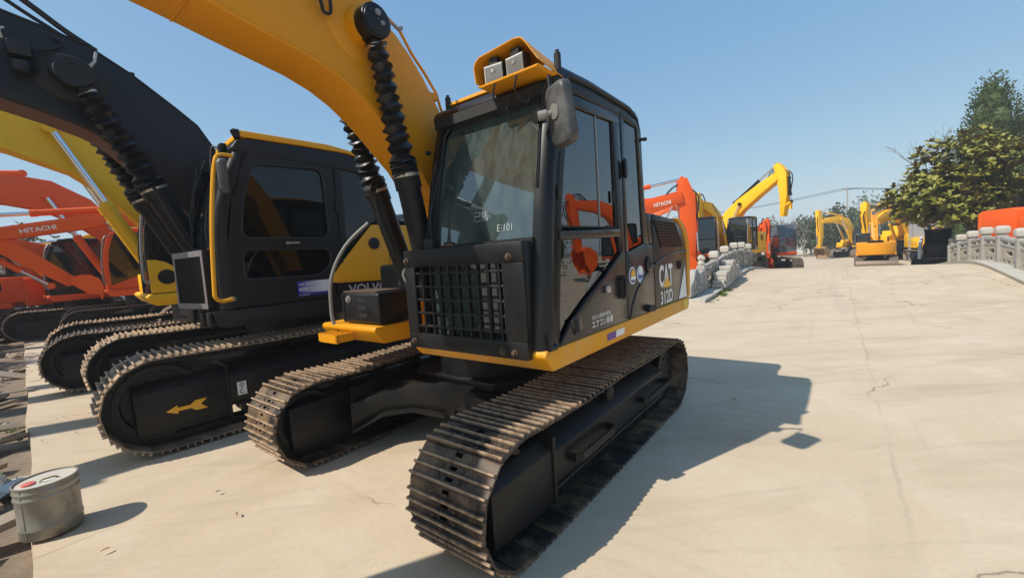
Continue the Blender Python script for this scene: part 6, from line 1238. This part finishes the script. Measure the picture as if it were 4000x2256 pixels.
broad_tree('broadleaf_tree', 'broad leaved tree with glossy yellow green leaves behind the right balustrade', Vector((20.9, 18.9, -0.05)),
    [((-2.3, 0, 2.9), (1.5, 1.6, 1.2)), ((-0.6, 0.3, 4.4), (1.7, 1.7, 1.35)), ((0.9, 0, 3.4), (1.6, 1.6, 1.3)), ((-1.7, -0.5, 2.3), (1.4, 1.3, 0.8)), ((-0.9, 0.2, 3.2), (1.9, 1.6, 1.4)), ((2.0, -0.2, 2.6), (1.3, 1.2, 0.8)), ((-3.1, 0, 2.75), (0.9, 0.9, 0.55)), ((0.7, 0.2, 5.0), (0.8, 0.8, 0.6))], 1.9, 0.30, MAG, 1250, 8, 0.27, 0.15, 4, lean=(-0.35, 0))
gc = 'dark cypress trees at the right'
cypress('dense dark cypress tree rising behind the broad leaved tree', Vector((30.0, 26.6, -0.1)), 10.3, 2.1, 1, 22000, gc)
cypress('lower dark cypress tree at the right of the tall one', Vector((31.7, 26.0, -0.1)), 8.6, 1.9, 2, 20000, gc)
cypress('dark cypress tree cut by the right edge of the view', Vector((33.3, 26.2, -0.1)), 13.0, 1.9, 3, 14000, gc)
cypress('tall cypress tree standing far to the right of the bridge', Vector((27.5, 11.5, -0.1)), 10.5, 1.8, 6, 4000, gc)
cypress('second tall cypress tree far to the right of the bridge', Vector((29.5, 8.8, -0.1)), 9.0, 1.7, 7, 4000, gc)
def bare_tree(label, base, h, seed):
    r = random.Random(seed); R = thing('bare_tree', label, 'tree', base, 0); mb = MB()
    def grow(p, d, L, rad, lv):
        q = p+d*L; m = p+d*L*0.5+rand_dir(r)*L*0.08; mb.tube([p, m, q], [rad, rad*0.8, rad*0.6], 5)
        if lv == 0: return
        for _ in range(r.choice((2, 3, 3))): grow(q if r.random() < 0.7 else m, (d+rand_dir(r)*0.75+Vector((0,0,0.12))).normalized(), L*r.uniform(0.6, 0.85), rad*0.58, lv-1)
    grow(Vector((0,0,-0.1)), Vector((0.05, 0, 1)), h*0.33, h*0.016, 5); mb.build('trunk', DRYB, R, smooth=60)
bare_tree('leafless grey tree whose twigs show above the broad leaved tree', Vector((25.0, 25.0, -0.4)), 8.4, 8)
def shade_trunk(label, base, clear, r0, seed):  # straight trunk added out of view to throw a shadow band over the concrete
    r = random.Random(seed); R = thing('added_shade_trunk', label, 'tree', base, 0); mb = MB(); mb.tube([(0, 0, -0.1), (0.03, 0.02, clear*0.5), (0, 0, clear), (0.05, 0, clear+2.0)], [r0*1.15, r0, r0*0.85, r0*0.3], 10)
    for _ in range(9):
        z = clear+r.uniform(-0.2, 1.6); d = (rand_dir(r)*0.5+Vector((0, 0, 1))).normalized(); p = Vector((0, 0, z)); L = r.uniform(0.7, 1.5); mb.tube([p, p+d*L*0.5+rand_dir(r)*0.1, p+d*L], [0.06, 0.04, 0.012], 5)
    mb.build('trunk', DRYB, R, smooth=60)
shade_trunk('added unseen poplar left of the row, nearer of two', Vector((-9.5*0.897-6.7*0.441, -9.5*0.441+6.7*0.897, -0.15)), 10.5, 0.26, 61)
shade_trunk('added unseen poplar left of the row, farther of two', Vector((-11.5*0.897-9.6*0.441, -11.5*0.441+9.6*0.897, -0.15)), 12.0, 0.23, 62)
for i_, (q_, d_, h_) in enumerate(((13.2, -13.5, 8.0), (17.5, -15.5, 8.5))):
    broad_tree('roadside_tree', ['leafy tree left of the row whose shade dapples the concrete', 'second leafy tree left of the row, farther off'][i_], Vector((d_*0.897-q_*0.441, d_*0.441+q_*0.897, -0.15)), [((0, 0, h_*0.62), (2.0, 2.0, h_*0.22)), ((0.8, 0.4, h_*0.8), (1.4, 1.4, h_*0.18)), ((-0.9, -0.3, h_*0.5), (1.3, 1.3, 1.0))], h_*0.4, 0.2, FARL, 330, 8, 0.26, 0.13, 400+i_, rosette=False)
bare_tree('leafless tree before the far trees behind the small orange excavator', Vector((36.0, 52.0, -1.0)), 6.0, 21)
ft = 'far trees behind the parked machines'
rf = random.Random(77)
for i, (px, dep, h, w_, kind) in enumerate([(2905, 62, 5.2, 2.2, 0), (3060, 58, 5.4, 2.3, 1), (2960, 75, 4.0, 2.6, 0), (3175, 60, 5.0, 2.4, 0), (3235, 55, 6.3, 2.9, 0), (3290, 66, 6.8, 3.0, 0), (3345, 58, 5.2, 2.8, 0), (3400, 52, 6.9, 2.6, 1), (3445, 56, 7.6, 2.6, 1), (3500, 50, 6.6, 2.6, 1), (3560, 55, 7.0, 3.0, 0), (3650, 48, 6.5, 2.8, 0), (3200, 80, 5.2, 3.0, 1), (2640, 70, 5.5, 2.5, 0)]):
    x = (px-2000)/1660*dep; z0 = -1.2
    lob = [((rf.uniform(-0.5,0.5)*w_, 0, h*0.55), (w_*0.8, w_*0.7, h*0.36)), ((rf.uniform(-0.6,0.6)*w_, 0.3, h*0.78), (w_*0.55, w_*0.5, h*0.24)), ((rf.uniform(-0.8,0.8)*w_, -0.3, h*0.38), (w_*0.7, w_*0.6, h*0.25))]
    names = ['rounded dark green tree', 'pale wispy bamboo clump']; where = ['behind the black cab of the raised yellow boom', 'behind the small orange excavator', 'low behind the small orange excavator', 'left of the level yellow boom', 'over the level yellow boom', 'just left of the utility pole', 'right of the utility pole', 'left of the raised far boom', 'tallest, behind the excavator with the dozer blade', 'beside the broad leaved tree', 'behind the broad leaved tree trunk', 'behind the skid steer loader', 'farthest back beneath the wires', 'behind the lettered orange boom']
    broad_tree('bamboo_clump' if kind else 'far_tree', names[kind]+' '+where[i], Vector((x, dep, z0)), lob, h*0.35, 0.12, BAMB if kind else FARL, 150, 6, 0.55 if not kind else 0.5, 0.30 if not kind else 0.16, 100+i, group=ft, rosette=False)
for i, (x, y, h) in enumerate([(-30.5, 27.0, 5.4), (-24.5, 30.0, 6.2), (-38.0, 33.0, 6.0)]):
    broad_tree('far_tree', ['sparse green tree by the pale shed at the far left', 'sparse green tree between the orange booms', 'sparse green tree at the left end of the pale shed'][i], Vector((x, y, -0.15)), [((0, 0, h*0.6), (1.6, 1.5, h*0.35)), ((0.8, 0, h*0.85), (1.0, 1.0, h*0.2))], h*0.4, 0.12, MAG, 90, 7, 0.35, 0.15, 300+i, group='trees behind the left row')
def weed(label, p, n, size, seed, group):
    r = random.Random(seed); V = []; F = []
    for _ in range(n):
        a = r.uniform(0, 2*pi); d = Vector((cos(a), sin(a), r.uniform(0.2, 1.4))); q = Vector((r.uniform(-1,1), r.uniform(-1,1), 0))*size*0.8
        leaf(V, F, q+Vector((0,0,0.01)), d, Vector((0,0,1)), size*r.uniform(0.5, 1.1), size*r.uniform(0.25, 0.5))
    mb = MB(); mb.v = V; mb.f = F; o = mb.build('weed', WEED, smooth=0, recalc=False); o.location = p; tag(o, label, 'weed', group)
for i in range(9):
    s = 12.2+0.32*i; weed('green weed sprouting along the kerb of the left balustrade', P(s, -2.62+0.10*sin(i*2.0)-0.05*i*0.3, zroad(s)), 34 if 3 < i < 8 else 14, 0.12 if 3 < i < 8 else 0.06, 40+i, 'weeds along the bridge kerb')

# ------------------------------------------------------------------ far buildings, poles, wires
def shed(label, p, rz, L, D, h, mat, nwin, roofm):
    R = thing('shed', label, 'building', p, rz); mb = MB(); mb.box(-L/2, L/2, -D/2, D/2, -0.2, h); mb.build('wall', mat, R)
    mb = MB(); mb.prism([(-D/2-0.3, h+0.002), (D/2+0.3, h+0.002), (0, h+0.9)], -L/2-0.3, L/2+0.3, 'X'); mb.build('roof', roofm, R)
    for k in range(nwin):
        x = -L/2+L*(k+0.5)/nwin; mb = MB(); mb.box(x-0.6, x+0.6, -D/2-0.03, -D/2-0.005, h*0.45, h*0.75); w_ = mb.build('window', GREYP, R); mb = MB(); mb.box(x-0.52, x+0.52, -D/2-0.05, -D/2-0.035, h*0.45+0.08, h*0.75-0.08); mb.build('pane', GLASS_BG, w_)
    for k in range(nwin+1):
        x = -L/2+0.1+(L-0.2)*k/nwin; mb = MB(); mb.box(x-0.08, x+0.08, -D/2-0.06, -D/2-0.004, -0.2, h-0.02); mb.build('wall_rib', mat, R)
PALE = plain('pale_wall', (0.52, 0.54, 0.56), 0.7, 0, 0.12, 1.5, 0.1); ROOFG = plain('roof_sheet', (0.40, 0.43, 0.47), 0.5, 0, 0.15, 2, 0.1)
shed('long pale shed behind the orange excavators at the far left', Vector((-40, 40, -0.15)), radians(38), 34, 8, 3.6, PALE, 9, ROOFG)
shed('low white shed in front of the far trees behind the small orange excavator', Vector((41, 74, -1.2)), radians(-6), 22, 6, 3.2, plain('white_wall', (0.66, 0.68, 0.68), 0.7, 0, 0.1, 1.5, 0.1), 7, ROOFG)
shed('grey shed behind the leaning tree trunk on the right', Vector((34.8, 30.6, -0.7)), radians(-42), 9, 6, 3.4, plain('grey_sheet', (0.30, 0.32, 0.35), 0.5, 0.1, 0.2, 2, 0.2), 3, ROOFG)
POLEM = plain('concrete_pole', (0.38, 0.37, 0.35), 0.85, 0, 0.15, 3, 0.2)
ptop = []
for lab, x, y, h in (('grey concrete utility pole standing among the far trees', 51.3, 64.7, 9.7), ('utility pole far off behind the orange boom', 43.0, 109.5, 9.9), ('utility pole beyond the right edge', 90, 63, 8.6)):
    R = thing('utility_pole', lab, 'pole', (x, y, -1.2)); mb = MB(); mb.tube([(0,0,0), (0,0,h)], [0.17, 0.11], 10); mb.build('shaft', POLEM, R); mb = MB(); mb.box(-0.9, 0.9, -0.06, 0.06, h-0.45, h-0.33); mb.build('cross_arm', POLEM, R)
    for q in (-0.8, 0.0, 0.8): mb = MB(); mb.lathe([(0.05, 0), (0.07, 0.05), (0.04, 0.12)], (q, 0, h-0.33), (0,0,1), 8); mb.build('insulator', WHITEP, R)
    ptop.append(Vector((x, y, -1.2+h-0.2)))
for a, b in ((0, 1), (0, 2)):
    for q in (-0.8, 0.8):
        A_ = ptop[a]+Vector((q, 0, 0)); B_ = ptop[b]+Vector((q, 0, 0)); pts = []
        for i in range(17): t = i/16; v = A_*(1-t)+B_*t; v.z -= 0.7*4*t*(1-t); pts.append(v)
        mb = MB(); mb.tube(pts, 0.035, 5); o = mb.build('power_line', RUBBER); tag(o, 'thin power line running '+('left' if b == 1 else 'right')+' from the utility pole, '+('nearer' if q < 0 else 'farther')+' of the two', 'wire', 'power lines')

# ------------------------------------------------------------------ the pail and the rubble strip at the left edge
def pail():
    m, nt, b = _new('dirty_tinplate'); oc = coord(nt); n1 = noise(nt, 5, 6, 0.65, oc); sx = N(nt, 'ShaderNodeSeparateXYZ'); nt.links.new(oc, sx.inputs[0])
    c = mix(nt, ramp(nt, n1, 0.35, 0.65), (0.36, 0.35, 0.30), (0.24, 0.22, 0.17)); c = mix(nt, math_n(nt, 'MULTIPLY', ramp(nt, noise(nt, 2.6, 5, 0.7, oc, 0.5), 0.52, 0.64), 0.7), c, (0.055, 0.05, 0.04))
    nt.links.new(c, b.inputs['Base Color']); b.inputs['Metallic'].default_value = 0.35; nt.links.new(ramp(nt, n1, 0.3, 0.7, (0.35,)*3+(1,), (0.6,)*3+(1,)), b.inputs['Roughness']); bump(nt, b, n1, 0.2, 0.006)
    R = thing('metal_pail', 'dented metal pail with a red bung and ribbed sides standing at the lower left', 'pail', (-3.205, 2.755, 0.002), 0.6)
    r = 0.152; h = 0.355
    mb = MB(); mb.lathe([(r*0.97, 0), (r, 0.006), (r, 0.055), (r*1.025, 0.062), (r*1.025, 0.072), (r, 0.080), (r, 0.255), (r*1.03, 0.263), (r*1.03, 0.273), (r, 0.282), (r, 0.298), (r*1.03, 0.306), (r*1.03, 0.316), (r, 0.324), (r, h-0.01), (r*1.03, h-0.008), (r*1.03, h), (r*0.985, h+0.001), (r*0.975, h-0.012)], (0,0,0), (0,0,1), 48); b_ = mb.build('body', m, R, smooth=40)
    mb = MB(); mb.lathe([(r*0.974, h-0.014), (r*0.974, h-0.011)], (0,0,0), (0,0,1), 40); ld = mb.build('lid', plain('dusty_lid', (0.55, 0.50, 0.42), 0.6, 0.1, 0.2, 8, 0.2), R)
    mb = MB(); mb.lathe([(0.034, 0), (0.034, 0.010), (0.028, 0.013)], (-0.07, -0.035, h-0.011), (0,0,1), 20); mb.build('red_bung', plain('red_plastic', (0.62, 0.14, 0.12), 0.5, 0, 0.1, 8, 0), ld)
    mb = MB(); mb.tube([(-0.02, -0.04, h-0.008), (0.0, -0.045, h+0.006), (0.05, -0.03, h+0.006), (0.07, -0.025, h-0.008)], 0.006, 6); mb.build('handle', plain('olive_handle', (0.25, 0.22, 0.09), 0.6), ld)
    mb = MB(); mb.box(-0.03, 0.08, -0.055, -0.018, h-0.0105, h-0.0085); mb.build('handle_plate', DECALW, ld)
    mb = MB(); mb.tube([(r*cos(-2.2)*1.003, r*sin(-2.2)*1.003, z) for z in (0.01, 0.35)], 0.003, 4); mb.build('seam', m, b_)
pail()
rs = random.Random(19)
def edge_pt(t, off): return P(0.115+(-3.67-t)*0.0655-off, t, 0)
WOOD = plain('grey_weathered_wood', (0.27, 0.22, 0.16), 0.85, 0, 0.35, 9, 0.4); CARD = plain('wet_cardboard', (0.30, 0.225, 0.15), 0.9, 0, 0.3, 6, 0.3); SHEET = plain('dirty_plastic_sheet', (0.55, 0.56, 0.55), 0.4, 0, 0.25, 6, 0.3)
RUBB = plain('rubble', (0.33, 0.29, 0.23), 0.9, 0, 0.35, 7, 0.6)
for i in range(22):
    t = -3.6-19*(i/21)**1.5; off = rs.uniform(0.10, 0.55+0.06*abs(t)); L = rs.uniform(0.25, 0.8); mb = MB(); mb.box(-L/2, L/2, -0.05-rs.random()*0.06, 0.05+rs.random()*0.05, 0, 0.025+rs.random()*0.03)
    o = mb.build('broken_board', rs.choice((WOOD, CARD, WOOD)), bevel=0.004); o.location = edge_pt(t, off)+Vector((0,0,-0.12+rs.uniform(0.0, 0.10))); o.rotation_euler = (rs.uniform(-0.35, 0.35), rs.uniform(-0.3, 0.3), rs.uniform(0, pi))
    cdb = o.data.materials[0] is CARD; tag(o, 'torn strip of brown cardboard lying in the rubble strip' if cdb else 'broken grey weathered board lying in the rubble strip', 'cardboard' if cdb else 'board', 'cardboard in the rubble strip' if cdb else 'boards in the rubble strip')
def blob(rr_, seed, flat=1.0, n=1):
    bm = bmesh.new(); bmesh.ops.create_icosphere(bm, subdivisions=n, radius=rr_); r = random.Random(seed)
    for v in bm.verts: v.co *= r.uniform(0.7, 1.2); v.co.z *= flat
    me = bpy.data.meshes.new('m'); bm.to_mesh(me); bm.free(); return me
for i in range(46):
    t = -3.2-16*(i/45)**1.6; off = rs.uniform(0.04, 0.45+0.06*abs(t)); me = blob(rs.uniform(0.03, 0.10), i, rs.uniform(0.5, 0.9)); me.materials.append(RUBB if i % 3 else STONE_PALE)
    o = bpy.data.objects.new('rubble_stone', me); COL.objects.link(o); o.location = edge_pt(t, off)+Vector((0,0,-0.12+rs.uniform(0.0, 0.03))); o.rotation_euler = (rs.random()*3, rs.random()*3, rs.random()*3); tag(o, 'brown broken stone in the rubble strip along the left edge' if i % 3 else 'pale grey broken stone in the rubble strip along the left edge', 'stone', 'brown stones in the rubble strip' if i % 3 else 'pale stones in the rubble strip')
for i in range(14):
    t = -5.2-16*(i/13)**1.4; off = rs.uniform(0.08, 0.4+0.06*abs(t)); me = blob(rs.uniform(0.12, 0.26), 200+i, 0.35, 2); me.materials.append(SHEET if i % 2 else CARD)
    o = bpy.data.objects.new('crumpled_sheet', me); COL.objects.link(o); o.location = edge_pt(t, off)+Vector((0,0,-0.07)); o.rotation_euler = (rs.uniform(-0.3,0.3), rs.uniform(-0.3,0.3), rs.random()*3); tag(o, 'crumpled whitish plastic sheet thrown on the rubble strip' if i % 2 else 'crumpled brown cardboard thrown on the rubble strip', 'rubbish', 'crumpled plastic in the rubble strip' if i % 2 else 'crumpled cardboard in the rubble strip')
for i in range(16):
    t = -3.7-15*(i/15)**1.4; weed('small green weed growing in the rubble strip at the left', edge_pt(t, rs.uniform(0.06, 0.35+0.05*abs(t)))+Vector((0,0,-0.10)), 26, rs.uniform(0.05, 0.10), 80+i, 'weeds in the rubble strip')
LEAFD = plain('fallen_leaf', (0.30, 0.19, 0.07), 0.8, 0, 0.4, 20, 0.1)
for i, (px_, py_) in enumerate([(-4.9, 4.55), (-5.05, 4.35), (-5.6, 5.15), (-4.35, 3.55), (-3.9, 3.2), (-1.95, 2.75), (-2.3, 3.1), (2.2, 4.3), (-2.6, 2.45), (-1.1, 1.9)]):
    V = []; F = []; a = i*1.7; leaf(V, F, Vector((0,0,0.006)), Vector((cos(a), sin(a), 0.05)), Vector((0,0,1)), 0.035+0.01*(i % 3), 0.02, 0.25); mb = MB(); mb.v = V; mb.f = F; o = mb.build('fallen_leaf', LEAFD if i % 3 else BARK, smooth=0, recalc=False); o.location = (px_, py_, 0.003); tag(o, 'dry fallen leaf lying on the bare concrete yard', 'leaf', 'fallen leaves on the concrete')
mb = MB(); mb.prism([(-0.16, -0.05), (0.18, -0.04), (0.22, 0.03), (-0.05, 0.08), (-0.18, 0.03)], 0, 0.02, 'Z'); o = mb.build('flat_board_scrap', WOOD, bevel=0.004); o.location = (-7.85, 6.55, 0.004); o.rotation_euler = (0, 0, 0.5); tag(o, 'flat scrap of board on the sunlit concrete near the left tracks', 'board')

# ------------------------------------------------------------------ thin summer haze over the yard
hm, nt, b = _new('haze_air'); nt.nodes.remove(b); pv = N(nt, 'ShaderNodeVolumePrincipled'); pv.inputs['Color'].default_value = (0.92, 0.96, 1.0, 1); pv.inputs['Density'].default_value = 0.0016; pv.inputs['Anisotropy'].default_value = 0.0
nt.links.new(pv.outputs[0], nt.nodes['Material Output'].inputs['Volume'])
mb = MB(); mb.box(-760, 760, -760, 760, -2.4, 16.0); hz = mb.build('haze', hm, smooth=0); hz['kind'] = 'stuff'; hz.visible_shadow = True
